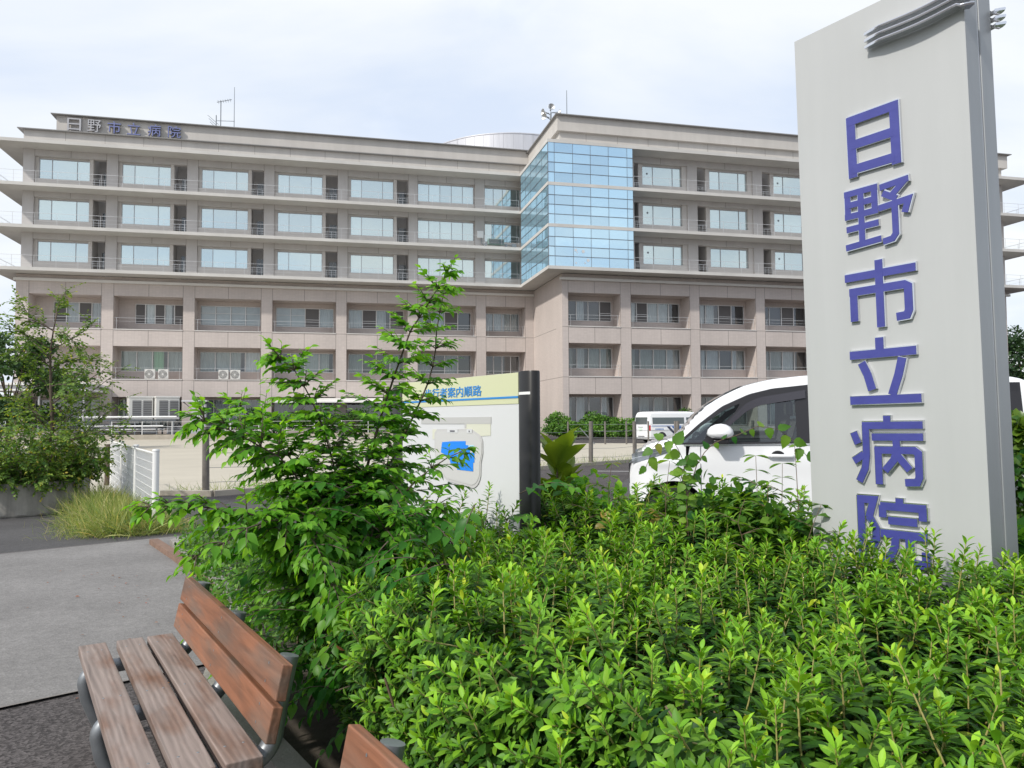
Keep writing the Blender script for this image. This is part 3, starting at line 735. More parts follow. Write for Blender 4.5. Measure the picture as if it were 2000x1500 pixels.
# rooftop drum
dr = MB(); dr.lathe([(11.4, 27.5), (11.4, 35.6), (11.45, 35.62), (11.45, 35.74), (11.2, 35.76), (0.01, 35.78)], 96, (4.5, 19.6, 0)); d_ = dr.build('roof_drum', M['drum'], B, smooth=True, angle=30)
dj = MB()
for k in range(60):
    q = 2*math.pi*k/60 + .02; dj.tube([(4.5+11.41*math.cos(q), 19.6+11.41*math.sin(q), 28.6), (4.5+11.41*math.cos(q), 19.6+11.41*math.sin(q), 35.6)], .012, 4)
dj.build('panel_seam', M['frame_g'], d_)
# raised letters on the roof band
rl_ = empty('roof_lettering'); rl_.parent = B
for ch, px, col in zip('日野市立病院', (147, 186, 225, 263, 303, 342), 'wwbbbb'):
    me = fit_mesh(text_mesh(ch, 1.4, .12, .0, [M['letter_grey'] if col == 'w' else M['galv']], 'character'), 1.18, 1.18)
    r0 = ray(px, 250); uu = None
    Nn = Vector((-sb, cb, 0)); tt = (BY*cb + .35) / (Nn.dot(r0)); P_ = r0*tt; uu = P_.x*cb + (P_.y-BY)*sb
    o = place_mesh('character', me, rl_, (uu, .10, 29.72), (R(90), 0, 0))
    f_ = fit_mesh(text_mesh(ch, 1.4, .01, .0, [M['letter_blue']], 'letter_face'), 1.16, 1.16)
    if col == 'b': place_mesh('letter_face', f_, o, (0, 0, .115), (0, 0, 0))

# things fixed on or standing on the hospital -----------------------
def thing_at(name, u, n, z, label, cat, group=None, rz=0.0):
    p_ = bw(u, n, z); return tag(empty(name, p_, BYAW + rz), label, cat, group)
t = thing_at('loudspeaker_mast', 2.4, -7.2, 28.9, 'grey mast with four horn loudspeakers above the glass bay corner', 'loudspeaker')
MB().tube([(0,0,0), (0,0,3.0)], .09, 8).box(-.3,.3,-.3,.3,0,.5).build('pole', M['galv'], t)
for k, (z, a, tl) in enumerate(((3.55, -95, 8), (2.95, -165, 0), (3.15, 5, 4), (2.45, -150, -6))):
    hp = [(.05, -.62), (.06, -.38), (.10, -.2), (.18, -.04), (.32, .08), (.35, .10), (.32, .09), (.16, -.05), (.04, -.16)]
    h = MB(); h.lathe(hp, 16); 
    me_o = h.build('horn', M['steel'], t, smooth=True); me_o.location = (.85*math.cos(R(a)) if k else 0, .85*math.sin(R(a)) if k else -.2, z); me_o.rotation_euler = (0, R(90-tl), R(a))
    MB().tube([(0,0,z-.1 if k else 3.0), (.5*math.cos(R(a)) if k else 0, .5*math.sin(R(a)) if k else -.05, z-.02)], .035, 6).build('bracket', M['galv'], t)
t = bpy.data.objects.new('lightning_rod', MB().tube([(0,0,0), (0,0,5.7)], [.06,.03], 6).lathe([(.14, 0), (.14, .3), (.06, .35)], 8).mesh('lightning_rod', M['galv'])); C.objects.link(t)
t.location = bw(4.3, -6.5, 29.0); tag(t, 'thin lightning rod rising from the roof right of the loudspeakers', 'lightning rod')
t = thing_at('antenna_mast', -30.2, 6, 29.0, 'lattice of thin antenna poles with a dish on the roof', 'antenna')
MB().tube([(0,0,0), (0,0,6.6)], .05, 6).build('pole', M['galv'], t); MB().tube([(1.35,0,0), (1.35,0,8.2)], [.05,.025], 6).build('pole', M['galv'], t); MB().tube([(-.45,0,0), (-.45,0,5.0)], .05, 6).build('pole', M['galv'], t)
y_ = MB(); y_.tube([(-.4,0,6.4), (1.1,-.2,6.75)], .035, 5)
for q in range(6): y_.tube([(-.25+q*.24, -.45, 6.44+q*.055), (-.25+q*.24, .4, 6.44+q*.055)], .018, 4)
y_.tube([(-.5,0,4.4), (1.4,0,4.5)], .03, 5).tube([(-.5,0,2.2), (1.4,0,2.2)], .03, 5).build('yagi_aerial', M['galv'], t)
y_ = MB()
for q in range(7): y_.tube([(-1.3+q*.12, -.1, 4.9-q*.35), (-.2, 0, 4.0-q*.3)], .02, 4)
y_.build('side_aerial', M['galv'], t)
ds = MB(); ds.lathe([(.02, .0), (.3, .04), (.55, .15), (.62, .2)], 18); d_ = ds.build('dish', M['white'], t, smooth=True); d_.location = (-.75, -.3, 2.4); d_.rotation_euler = (R(80), 0, R(-35))
# floodlight and junction box near the inner corner
t = thing_at('floodlight', -2.0, -1.45, 19.53, 'green floodlight mounted on a slab edge left of the glass bay', 'floodlight')
MB().box(-.85,.85,-.28,.28,.25,.85).build('housing', mat('lamp_green', (.20,.30,.27), .5), t, bevel=.03); MB().box(-.78,.78,-.30,-.285,.30,.80).build('lens', M['carglass'], t)
MB().tube([(-1.3,0,.3),(-.9,0,.55)], .06, 6).tube([(.9,0,.3),(2.1,0,.25)], .07, 6).box(-1.2,-1.0,-.1,.1,0,.4).box(1.0,1.2,-.1,.1,0,.4).box(1.7,2.2,-.12,.12,.1,.45).build('bracket', M['galv'], t)
t = thing_at('junction_box', -3.4, -.12, 20.75, 'small white junction box with a conduit on the column near the floodlight', 'junction box')
MB().box(-.35,.35,-.12,.11,0,.75).build('casing', M['white'], t, bevel=.03); MB().tube([(.1,-.05,0), (.12,-.05,-.5), (.4,-.05,-.85)], .05, 6).build('conduit', M['galv'], t)
# air conditioners on the second-floor balconies
def make_ac():
    t = empty('air_conditioner'); 
    MB().box(-.46,.46,0,.36,.06,.98).build('casing', M['acwhite'], t, bevel=.02)
    g_ = MB(); g_.lathe([(.0,.0),(.36,.0),(.38,.02),(.38,.0)], 24)
    o = g_.build('fan_opening', M['screen'], t); o.location = (-.05,-.004,.52); o.rotation_euler = (R(90),0,0)
    g_ = MB()
    for r_ in (.10,.18,.26,.34): g_.lathe([(r_-.012,.012),(r_+.012,.012)], 24)
    for k in range(6): q = math.pi*k/6; g_.box(-.35,.35,-.008,.008,.013,.016) if k == 0 else g_.add([(math.cos(q)*.35*s_ - math.sin(q)*w_, math.sin(q)*.35*s_ + math.cos(q)*w_, .014) for s_, w_ in ((-1,-.008),(1,-.008),(1,.008),(-1,.008))], [(0,1,2,3)])
    g_.lathe([(.0,.018),(.09,.018)], 16)
    o = g_.build('fan_guard', M['acwhite'], t); o.location = (-.05,-.006,.52); o.rotation_euler = (R(90),0,0)
    MB().box(-.40,-.30,.02,.34,0,.06).box(.30,.40,.02,.34,0,.06).build('foot', M['dark'], t)
    return t
ac = make_ac()
for i, (u, lb) in enumerate(((-35.62, 'white air conditioner, left unit of the pair on the balcony behind the planter tree'), (-34.42, 'white air conditioner, right unit of the pair on the balcony behind the planter tree'),
                             (-28.95, 'white air conditioner, left unit of the pair on the balcony above the grey cabinet'), (-27.85, 'white air conditioner, right unit of the pair on the balcony above the grey cabinet'))):
    o = ac if i == 0 else copy_tree(ac)
    o.location = bw(u, .45, 5.6); o.rotation_euler = (0, 0, BYAW); tag(o, lb, 'air conditioner', 'air conditioners on the balconies')
# yard in front of the ground floor
def make_cond():
    t = empty('condenser_unit')
    MB().box(-1.0,1.0,0,1.5,0,1.95).box(-1.04,1.04,-.04,1.54,1.95,2.12).build('casing', M['acwhite'], t, bevel=.03)
    g_ = MB(); g_.box(-.72,.02,-.012,-.002,.25,1.72); g_.box(.18,.9,-.012,-.002,.25,1.72); g_.build('grille', M['acgrille'], t)
    g_ = MB()
    for k in range(9): g_.box(-.72,.9,-.03,-.014,.3+k*.165,.33+k*.165)
    g_.build('louvre', M['frame_g'], t)
    return t
cd = make_cond()
for i, (u, lb) in enumerate(((-35.45, 'large white condenser unit with dark louvres, the left of two'), (-33.2, 'large white condenser unit with dark louvres, the right of two by the column'))):
    o = cd if i == 0 else copy_tree(cd)
    o.location = bw(u, -3.6, 1.75); o.rotation_euler = (0,0,BYAW+.35); tag(o, lb, 'condenser', 'condenser units in the yard')
t = thing_at('equipment_platform', -35.5, -4.2, .4, 'steel platform with white pipes under the condenser units', 'platform')
b = MB(); b.box(-4.5,3.2,-.6,2.2,1.2,1.34)
for x in (-4.2,-2.2,-.2,1.6,3.0):
    b.box(x-.06,x+.06,-.55,-.43,0,1.2); b.box(x-.06,x+.06,1.9,2.02,0,1.2)
b.build('frame', M['galv'], t)
b = MB()
for z, y in ((1.55,-.75),(.75,-.75),(.45,-.2)): b.tube([(-4.6,y,z),(3.3 if z > 1 else 2.2,y,z)], .10 if z > 1 else .075, 8)
b.build('pipe', M['white'], t)
b = MB(); b.box(-3.2,-1.6,0,.9,.05,.95); b.box(.2,1.4,.1,1.0,.05,.8); b.box(2.4,4.6,-.3,.6,.02,.75); b.build('pump', M['frame_g'], t, bevel=.04)
b = MB()
for k in range(4): b.box(2.5,4.5,-.34,-.31,.12+k*.15,.19+k*.15)
b.build('vent_slat', M['acgrille'], t)
t = thing_at('equipment_cabinet', -30.4, -5.3, .35, 'tall pale grey cabinet with a hooded top in the yard', 'cabinet')
MB().box(-.45,.75,-.4,.4,0,2.75).build('casing', mat('cabinet_grey', (.46,.46,.50), .5, noise=(2,.05)), t, bevel=.02)
MB().prism([(-1.25,2.95),(.85,2.95),(.85,3.1),(-1.25,3.1)], -.6, .6).add([(-1.2,-.5,2.95),(-.46,-.3,2.3),(-.46,.3,2.3),(-1.2,.5,2.95)], [(0,1,2,3)]).build('hood', mat('cabinet_hood', (.55,.55,.58), .5), t)
MB().box(.14,.16,-.405,-.395,.2,2.6).box(.22,.25,-.43,-.40,1.2,1.5).build('door_seam', M['ink'], t)
t = thing_at('entrance_canopy', -42.8, -4.6, 0, 'flat white-edged canopy over the ground floor behind the planter tree', 'canopy')
MB().box(-4.4,3.6,-1.2,4.55,4.75,4.95).box(-4.4,3.6,-1.2,4.55,4.25,4.40).build('roof', M['white'], t); MB().box(-4.2,3.5,-1.0,4.5,4.40,4.75).build('fascia', M['frame_g'], t)
for x in (-4.0, -.4, 3.1): MB().tube([(x,-.7,0),(x,-.7,4.25)], .09, 8).build('column', M['frame_g'], t)
t = thing_at('awning', -18.8, -.2, 3.35, 'pale curved awning over a ground-floor window behind the sapling', 'awning')
b = MB(); 
prof = [(-2.4,.0),(-2.2,.22),(-1.6,.36),(-.8,.42),(0,.45)]
for q in range(4):
    b.add([(-5.2,prof[q][0],prof[q][1]),(5.2,prof[q][0],prof[q][1]),(5.2,prof[q+1][0],prof[q+1][1]),(-5.2,prof[q+1][0],prof[q+1][1])], [(0,1,2,3)])
    b.add([(-5.2,prof[q][0],prof[q][1]-.07),(5.2,prof[q][0],prof[q][1]-.07),(5.2,prof[q+1][0],prof[q+1][1]-.07),(-5.2,prof[q+1][0],prof[q+1][1]-.07)], [(0,1,2,3)])
b.box(-5.25,5.25,-2.46,-2.38,-.07,.03).build('cover', M['ledge'], t)
b = MB()
for x in (-4.8,0,4.8): b.tube([(x,-2.2,.1),(x,0,-.2)], .03, 5)
b.build('arm', M['galv'], t)
# retaining wall at the far side of the field with the planting bed
b = MB(); b.box(-60,-30.9,-7.3,-7.0,-.05,.42); b.box(-30.88,-21,-7.3,-7.0,-.05,.47); b.box(-20.98,3,-7.32,-7.0,-.05,.42)
o = b.build('retaining_wall', M['kerb']); o.location = (0, BY, 0); o.rotation_euler = (0,0,BYAW); tag(o, 'low weathered concrete retaining wall along the far edge of the sports ground', 'wall')
b = MB(); b.box(-60,3,-6.999,0,-.05,.38); b.box(3,54,-17,-10.2,-.05,.30); o = b.build('planting_bed', M['soil']); o.location = (0, BY, 0); o.rotation_euler = (0,0,BYAW); tag(o, kind='structure')
t = thing_at('yard_fence', -24, -7.15, .42, 'low white post fence on the retaining wall', 'fence')
for k in range(13):
    MB().box(-13+k*2.4,-12.94+k*2.4,-.03,.03,0,1.15).build('post', M['frame_w'], t)
b = MB()
for z in (.3,.7,1.1): b.box(-13,16,-.012,.012,z-.012,z+.012)
b.build('rail', M['frame_w'], t)

# ================================================================== SIGN PYLON
PW, PT, PH = .932, .276, 3.705
py_ = empty('sign_pylon')
py_.matrix_world = Matrix.Translation((2.233, 3.6, 0)) @ Matrix.Rotation(-.9663, 4, 'Z') @ Matrix.Rotation(.0058, 4, 'X') @ Matrix.Rotation(-.0125, 4, 'Y')
tag(py_, 'tall pale grey slab sign with six blue characters and a silver wave emblem', 'sign pylon')
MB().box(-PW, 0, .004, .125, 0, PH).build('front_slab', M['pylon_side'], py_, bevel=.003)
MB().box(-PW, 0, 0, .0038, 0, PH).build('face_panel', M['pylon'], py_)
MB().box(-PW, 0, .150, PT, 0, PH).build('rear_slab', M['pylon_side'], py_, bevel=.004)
MB().box(-PW+.02, -.006, .1252, .1498, 0, PH-.02).build('groove', M['steel'], py_)
def stroke(b, pts, w, y0, y1, sx_, sz_, cx_, cz_):
    """one brush stroke as an extruded strip with mitred bends (points in the unit box of its character)"""
    P = [Vector(((x-.5)*sx_ + cx_, (z-.5)*sz_ + cz_)) for x, z in pts]; n = len(P); L_, R_ = [], []
    for i in range(n):
        d0 = (P[i]-P[i-1]).normalized() if i else None; d1 = (P[i+1]-P[i]).normalized() if i < n-1 else None
        if d0 is None: nn = Vector((-d1.y, d1.x)); k = 1
        elif d1 is None: nn = Vector((-d0.y, d0.x)); k = 1
        else:
            nn = (Vector((-d0.y, d0.x)) + Vector((-d1.y, d1.x))).normalized(); k = 1/max(.5, nn.dot(Vector((-d0.y, d0.x))))
        L_.append(P[i] + nn*w/2*k); R_.append(P[i] - nn*w/2*k)
    vs = [(p.x, y, p.y) for y in (y0, y1) for p in L_ + R_]; fs = []
    for i in range(n-1):
        fs.append((i, i+1, n+i+1, n+i)); o2 = 2*n; fs.append((o2+i, o2+n+i, o2+n+i+1, o2+i+1))
        fs.append((i, o2+i, o2+i+1, i+1)); fs.append((n+i, n+i+1, o2+n+i+1, o2+n+i))
    fs += [(0, n, 3*n, 2*n), (n-1, 3*n-1, 4*n-1, 2*n-1)]
    b.add(vs, fs)
GLYPH = {
 '日': (.050, [[(.08,1),(.09,0)], [(.92,1),(.93,.02)], [(.02,.93),(.98,.93)], [(.08,.53),(.9,.53)], [(.08,.13),(.9,.13)]]),
 '野': (.036, [[(.05,1),(.05,.54)], [(.47,1),(.47,.54)], [(0,.955),(.52,.955)], [(.02,.765),(.5,.765)], [(0,.575),(.52,.575)], [(.26,1),(.26,.07)], [(.02,.36),(.52,.37)], [(0,.06),(.55,.10)],
               [(.56,.92),(.98,.955)], [(.95,.96),(.72,.74)], [(.60,.82),(.80,.68)], [(.53,.59),(.97,.63),(.91,.43)], [(.77,.62),(.77,.13),(.72,.06),(.58,.04)]]),
 '市': (.044, [[(.5,1),(.5,.81)], [(0,.80),(1,.80)], [(.12,.61),(.12,.13)], [(.06,.575),(.84,.575),(.89,.54),(.89,.20),(.86,.13),(.72,.12)], [(.5,.82),(.5,0)]]),
 '立': (.046, [[(.46,1),(.46,.78)], [(.02,.76),(.96,.76)], [(.19,.64),(.27,.45),(.33,.21)], [(.77,.67),(.71,.42),(.61,.12)], [(0,.06),(1,.06)]]),
 '病': (.040, [[(.52,1),(.52,.88)], [(.16,.86),(1,.86)], [(.21,.86),(.21,.42),(.18,.22),(.09,.03)], [(.03,.76),(.09,.59)], [(.02,.33),(.17,.43)], [(.30,.69),(1,.69)], [(.64,.68),(.64,.51)],
               [(.38,.53),(.38,.0)], [(.33,.50),(.88,.50),(.93,.46),(.93,.12),(.90,.05),(.74,.04)], [(.64,.50),(.60,.36),(.47,.20)], [(.64,.44),(.81,.22)]]),
 '院': (.042, [[(.05,1),(.05,0)], [(0,.955),(.25,.955),(.17,.68)], [(.17,.70),(.27,.52),(.27,.36),(.23,.28),(.12,.26)], [(.63,1),(.63,.88)], [(.35,.87),(1,.87)], [(.38,.88),(.38,.70)], [(.95,.88),(.95,.69)], [(.46,.66),(.87,.66)],
               [(.34,.46),(1,.46)], [(.56,.47),(.54,.27),(.47,.12),(.33,.02)], [(.75,.47),(.75,.14),(.79,.06),(.92,.05),(.97,.09),(.97,.24)]]),
}
for ch, x, z, w, h in (('日', -.475, 2.971, .290, .340), ('野', -.468, 2.572, .366, .330), ('市', -.472, 2.157, .390, .360), ('立', -.471, 1.754, .386, .350), ('病', -.472, 1.340, .386, .360), ('院', -.464, .925, .368, .345)):
    o = empty('character', (x, 0, z)); o.parent = py_; sw, sts = GLYPH[ch]
    b, f_ = MB(), MB()
    for i, st_ in enumerate(sts):
        stroke(b, st_, sw*1.10, -.017 - .00025*i, 0.002, w, h, 0, 0)
        stroke(f_, [(px_*.985+.004, pz_*.985+.004) for px_, pz_ in st_], sw*1.10-.007, -.0195 - .0003*i, -.013, w, h, 0, 0)
    b.build('metal_body', M['chrome'], o); f_.build('letter_face', M['blue'], o)
wv_ = empty('wave_emblem'); wv_.parent = py_
def ribbon(zoff, name, rear=False):
    path = []
    for q in range(25):
        x = -.485 + .475*q/24; path.append((x, -.040 - .008*math.sin(q/24*math.pi), 3.500 + .008*math.cos(q/24*5.2) + .01*q/24))
    for q in range(1, 5):
        a = math.pi/2*q/5; path.append((-.01 + .055*math.sin(a), -.002 - .038*math.cos(a), 3.501))
    if rear: path = [(x, PT - y, z) for x, y, z in path]
    vs, fs = [], []
    n = len(path)
    for i, p in enumerate(path):
        p = Vector(p); t = (Vector(path[min(i+1, n-1)]) - Vector(path[max(i-1, 0)])); t.z = 0; t.normalize()
        nn = Vector((t.y, -t.x, 0))*(-1 if rear else 1); k = min(1, i/5)
        w0, w1 = .020*k + .003, .026
        for a, b_ in ((w0, .001), (w0*.85, .007), (-w1, .006), (-w1, -.006), (w0*.85, -.007)): vs.append(p + nn*a + Vector((0, 0, zoff + b_ - .002)))
    for i in range(n-1):
        for k in range(5): fs.append((i*5+k, i*5+(k+1) % 5, (i+1)*5+(k+1) % 5, (i+1)*5+k))
    fs += [tuple(range(5)), tuple((n-1)*5+k for k in range(5))]
    b = MB(); b.add(vs, fs); b.build(name, M['chrome'], wv_, smooth=True, angle=40)
for z in (.036, 0, -.036): ribbon(z, 'wave_bar'); ribbon(z, 'wave_bar', True)

# ================================================================== GUIDE BOARD
gb = empty('guide_board', (.0439, 5.2, 0), STREET)
tag(gb, 'pedestrian route map board with a pale yellow header between two black oval posts', 'map board')
MB().box(-1.735, .002, 0, .05, .30, 1.822).build('panel', M['board_w'], gb)
MB().box(-1.734, .0015, -.004, -.001, 1.610, 1.821).build('header', M['board_y'], gb)
MB().box(-1.734, .0015, -.007, -.0045, 1.648, 1.662).build('stripe', M['board_b'], gb)
me = fit_mesh(text_mesh('歩行者案内順路', .1, .0012, .0009, [M['board_b']], 'title'), .86, .080)
place_mesh('title', me, gb, (-.888, -.007, 1.715), (R(90), 0, 0))
mp_ = empty('site_map'); mp_.parent = gb
def flat(poly, y, material, name, th=.0015):
    b = MB(); b.prism(poly, y, y+th); return b.build(name, material, mp_)
flat([(-1.39,1.473),(-.337,1.473),(-.337,1.523),(-1.39,1.523)], -.004, M['map_g'], 'road')
flat([(-.70,1.44),(-.675,1.44),(-.675,1.4725),(-.70,1.4725)], -.004, M['map_g'], 'road')
flat([(-1.20,1.35),(-.345,1.39),(-.345,1.472),(-.701,1.472),(-.701,1.43),(-1.20,1.43)], -.003, mat('map_verge', (.60,.605,.50), .4), 'verge')
ring = [(-1.16,1.40),(-1.12,1.432),(-.60,1.436),(-.52,1.405)] + [(-.53+.085*math.sin(q), 1.33+.075*math.cos(q)) for q in [.4+.2*k for k in range(6)]] + [(-.445,1.26),(-.47,1.19)] + [(-.60+.13*math.cos(q), 1.13-.13*math.sin(q)) for q in [.25*k for k in range(1, 7)]] + [(-.95,1.03),(-1.1,1.1),(-1.16,1.25)]
flat(ring, -.006, M['map_g2'], 'site_area')
flat([(x*.955-.035, 1.235+(z-1.235)*.90) for x, z in ring], -.0085, mat('map_pale', (.53,.53,.52), .4), 'site_area')
for a, c in ((-.95,-.79),(-.66,-.585)): flat([(a,1.405),(c,1.405),(c,1.432),(a,1.432)], -.0105, M['board_w'], 'label_box'); flat([(a+.045,1.412),(c-.045,1.412),(c-.045,1.424),(a+.045,1.424)], -.0125, M['ink'], 'label_box')
flat([(-1.05,1.25),(-1.03,1.33),(-.876,1.34),(-.676,1.345),(-.676,1.315),(-.64,1.315),(-.64,1.285),(-.615,1.285),(-.615,1.262),(-.552,1.262),(-.552,1.19),(-.57,1.19),(-.57,1.125),(-.80,1.127),(-.80,1.16),(-.90,1.17),(-.92,1.22)], -.011, M['map_b'], 'building_plan')
flat([(-.635,1.288),(-.56,1.288),(-.56,1.315),(-.635,1.315)], -.0105, M['map_c'], 'annex_plan')
me = fit_mesh(text_mesh('日野市立病院', .03, .0005, .0, [M['board_w']], 'plan_title'), .13, .022)
place_mesh('plan_title', me, mp_, (-.745, -.0118, 1.252), (R(90), 0, 0))
def oval_post(xc, top):
    b = MB(); n = 28; pr = [(.086*math.copysign(abs(math.cos(q))**.7, math.cos(q)), .052*math.copysign(abs(math.sin(q))**.8, math.sin(q))) for q in [2*math.pi*k/n for k in range(n)]]
    b.add([(xc+x, .025+y, 0) for x, y in pr] + [(xc+x, .025+y, top-.008) for x, y in pr] + [(xc+x*.95, .025+y*.95, top) for x, y in pr],
          [(k, (k+1) % n, (k+1) % n+n, k+n) for k in range(n)] + [(k+n, (k+1) % n+n, (k+1) % n+2*n, k+2*n) for k in range(n)] + [tuple(range(2*n, 3*n))])
    return b.build('post', M['post_k'], gb, smooth=True, angle=40)
p_ = oval_post(.089, 1.826); oval_post(-1.823, 1.81)
b = MB(); n = 12; pr = [(.0872*math.copysign(abs(math.cos(q))**.7, math.cos(q)), .0532*math.copysign(abs(math.sin(q))**.8, math.sin(q))) for q in [math.pi + math.pi*(.30+.44*k/n) for k in range(n+1)]]
for (x0, y0), (x1, y1) in zip(pr[:-1], pr[1:]): b.add([(.089+x0, .025+y0, 1.668), (.089+x1, .025+y1, 1.668), (.089+x1, .025+y1, 1.686), (.089+x0, .025+y0, 1.686)], [(0,1,2,3)])
b.build('band', M['white'], p_)

# ================================================================== BENCHES
def make_bench():
    t = empty('park_bench')
    L = 1.74
    def plank(name, y0, y1, z0, z1, material, lean=0.0, j=0.0):
        b = MB(); xs = [0, .4, .9, 1.35, L]
        rg = random.Random(int(y0*1000)+int(z0*100)); a0 = rg.uniform(-.006,.006)
        b.box(-a0, L+rg.uniform(-.01,.012), -(y1-y0)/2, (y1-y0)/2, -(z1-z0)/2, (z1-z0)/2)
        for sx in (.14, .87, 1.60):
            for q in (-.3, .3):
                pass
        o = b.build(name, material, t, bevel=.004); o.location = (0, (y0+y1)/2, (z0+z1)/2); o.rotation_euler = (lean, 0, j); return o
    for y, j in ((0.0, 0.0), (.145, -.004), (.292, .006)):
        o = plank('seat_plank', y, y+.118, .375, .42, M['wood_seat'], 0, j)
        s = MB()
        for sx in (.14, .87, 1.60):
            for q in (-.03, .03): s.lathe([(.0055, .0222), (.004, .0236), (0.0001, .0238)], 8, (sx, q, 0))
        s.build('screw', M['galv'], o)
    for y, z in ((-.035, .505), (-.066, .637)):
        o = plank('back_plank', y-.018, y+.018, z-.059, z+.059, M['wood_back'], R(12))
        s = MB()
        for sx in (.14, .87, 1.60):
            b = MB()
            for q in (-.03, .03):
                s.add([(sx + .005*math.cos(2*math.pi*k/8), .0188, q + .005*math.sin(2*math.pi*k/8)) for k in range(8)], [tuple(range(8))])
        s.build('screw', M['galv'], o)
    for sx in (.14, .87, 1.60):
        pts = [(sx, .30, 0), (sx, .345, .10), (sx, .385, .20)]
        for q in range(7): a = R(0) + R(90)*q/6; pts.append((sx, .335 + .065*math.cos(a), .278 + .058*math.sin(a)))
        pts += [(sx, .2, .340), (sx, .03, .340)]
        for q in range(1, 8): a = R(90)*q/7; pts.append((sx, .03 - .105*math.sin(a), .445 - .105*math.cos(a)))
        pts += [(sx, -.088, .52), (sx, -.112, .63), (sx, -.125, .685)]
        b = MB(); b.tube(pts, .033, 12); b.tube([(sx, .12, .33), (sx, .06, .15), (sx, .02, 0)], .03, 10); b.lathe([(.075, 0), (.075, .012), (.034, .014)], 14, (sx, .02, 0)); b.lathe([(.075, 0), (.075, .012), (.034, .014)], 14, (sx, .30, 0))
        b.build('frame', M['galv'], t, smooth=True, angle=45)
    b = MB(); b.box(0.16, 1.58, .19, .225, .29, .325); b.build('tie_bar', M['galv'], t)
    return t
bench = make_bench()
bdir = Vector((-.541, .841, 0))
for i, (k, lb) in enumerate(((0, 'weathered wooden bench with three seat planks on the pale path'), (-2.34, 'brown wooden bench nearest the viewer, only its back planks in frame'))):
    o = bench if i == 0 else copy_tree(bench)
    p = Vector((-.813, 2.547, 0)) + bdir*k; o.location = p; o.rotation_euler = (0, 0, math.atan2(.841, -.541)); tag(o, lb, 'bench', 'wooden benches along the hedge')
t = bpy.data.objects.new('wood_offcut', MB().box(-.035,.035,-.025,.025,0,.045).mesh('wood_offcut', mat('pale_wood', (.55,.50,.38), .8, noise=(9,.15)))); C.objects.link(t)
t.location = at_z(204, 1420, 0) ; t.rotation_euler = (0, 0, .5); tag(t, 'small pale wooden block lying on the asphalt left of the bench', 'wood block')

# ================================================================== HEDGE
hz = random.Random(21)
def vnoise(x, y):
    return (math.sin(x*2.1+1.3*math.sin(y*1.7)) + math.sin(y*2.7+1.1*math.sin(x*1.9)+.7) + .6*math.sin(x*5.3+y*3.1))*.33
hedge = empty('azalea_hedge', es(2.4, 1.5), 0); hoff = Vector(hedge.location)
tag(hedge, 'bright green azalea hedge filling the foreground right of the benches', 'hedge')
lv = Leaves(); stems_y, stems_b = MB(), MB()
GA = 2.39996
def shoot(base, d, ln, nl, ll, tip):
    """one azalea shoot: whorled leaves, pale and upright at the tip, dark and drooping lower down"""
    d = d.normalized(); bend = Vector((hz.gauss(0,.12), hz.gauss(0,.12), .10))
    ref = d.orthogonal().normalized(); ph = hz.random()*6.28
    pts = []
    for q in range(4):
        t = q/3; pts.append(base + (d + bend*t*.5)*ln*t)
    stems_y.tube([p - hoff for p in pts], [.0035, .0032, .0026, .0016], 4, cap=False)
    for i in range(nl):
        t = (i+.5)/nl; t = t**.8
        k = min(2, int(t*3)); f = t*3 - k; pos = pts[k].lerp(pts[k+1], f); dd = (pts[k+1]-pts[k]).normalized()
        a = ph + GA*i; side = Matrix.Rotation(a, 3, dd) @ ref
        up_ = .05 + 1.5*t**2.2 if t < .93 else 2.2
        ld = (side + dd*up_*1.0 + Vector((0,0,-.22*(1-t)))).normalized() + rv(.09)
        nrm = dd*1.0 - side*.45*t + rv(.15)
        size = ll*(1.0 - .42*max(0, t-.6)/.4)*hz.uniform(.8, 1.15)
        tint = max(0, min(1, tip*(.03 + 1.0*t**2.5) + hz.gauss(0, .06)))
        if hz.random() < .004: tint = 1.0
        lv.add(pos - hoff, ld, nrm, size, tint, hz.uniform(.85, 1.15))
def emin(s): return 1.16 + max(0, s-2.5)*.24
def htop(e, s):
    z = .735 + .06*vnoise(e*1.1, s*1.1)
    if s < 2.4 and e > 1.9: z -= .02*min(1, (e-1.9)/.8)
    if e > 2.7 and s > 2.7: z += .12*min(1, (e-2.7)/.5)*min(1, (s-2.7)/.5)
    if e > 2.5 and s < 1.7: z += .13*min(1, (e-2.5)/.5)*min(1, (1.7-s)/.4)
    d = e - emin(s) + .04
    if d < .34: z -= .18*(1-d/.34)**2
    return z
def blocked(e, s): return e > 3.80 and 1.60 < s < 2.72 or (s > 3.9 and 2.86 < e < 3.2)
n = 0
for _ in range(7000):
    e, s = hz.uniform(1.16, 4.5), hz.uniform(-.75, 4.75)
    if blocked(e, s) or (e > 3.6 and s > 3.9) or e < emin(s): continue
    p = es(e, s)
    if p.y < .35 or p.x/p.y > .85 or (p.x/p.y < -.45): continue          # nothing of it shows there
    if hz.random() > .37: continue
    z = htop(e, s)
    tall = hz.random() < .22
    ln = hz.uniform(.10, .20) + (hz.uniform(.05, .15) if tall else 0)
    d = Vector((hz.gauss(0,.22), hz.gauss(0,.22), 1)) - E_*max(0, emin(s)+.44-e)*.9
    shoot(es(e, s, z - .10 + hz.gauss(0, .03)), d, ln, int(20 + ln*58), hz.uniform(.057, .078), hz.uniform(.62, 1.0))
    n += 1
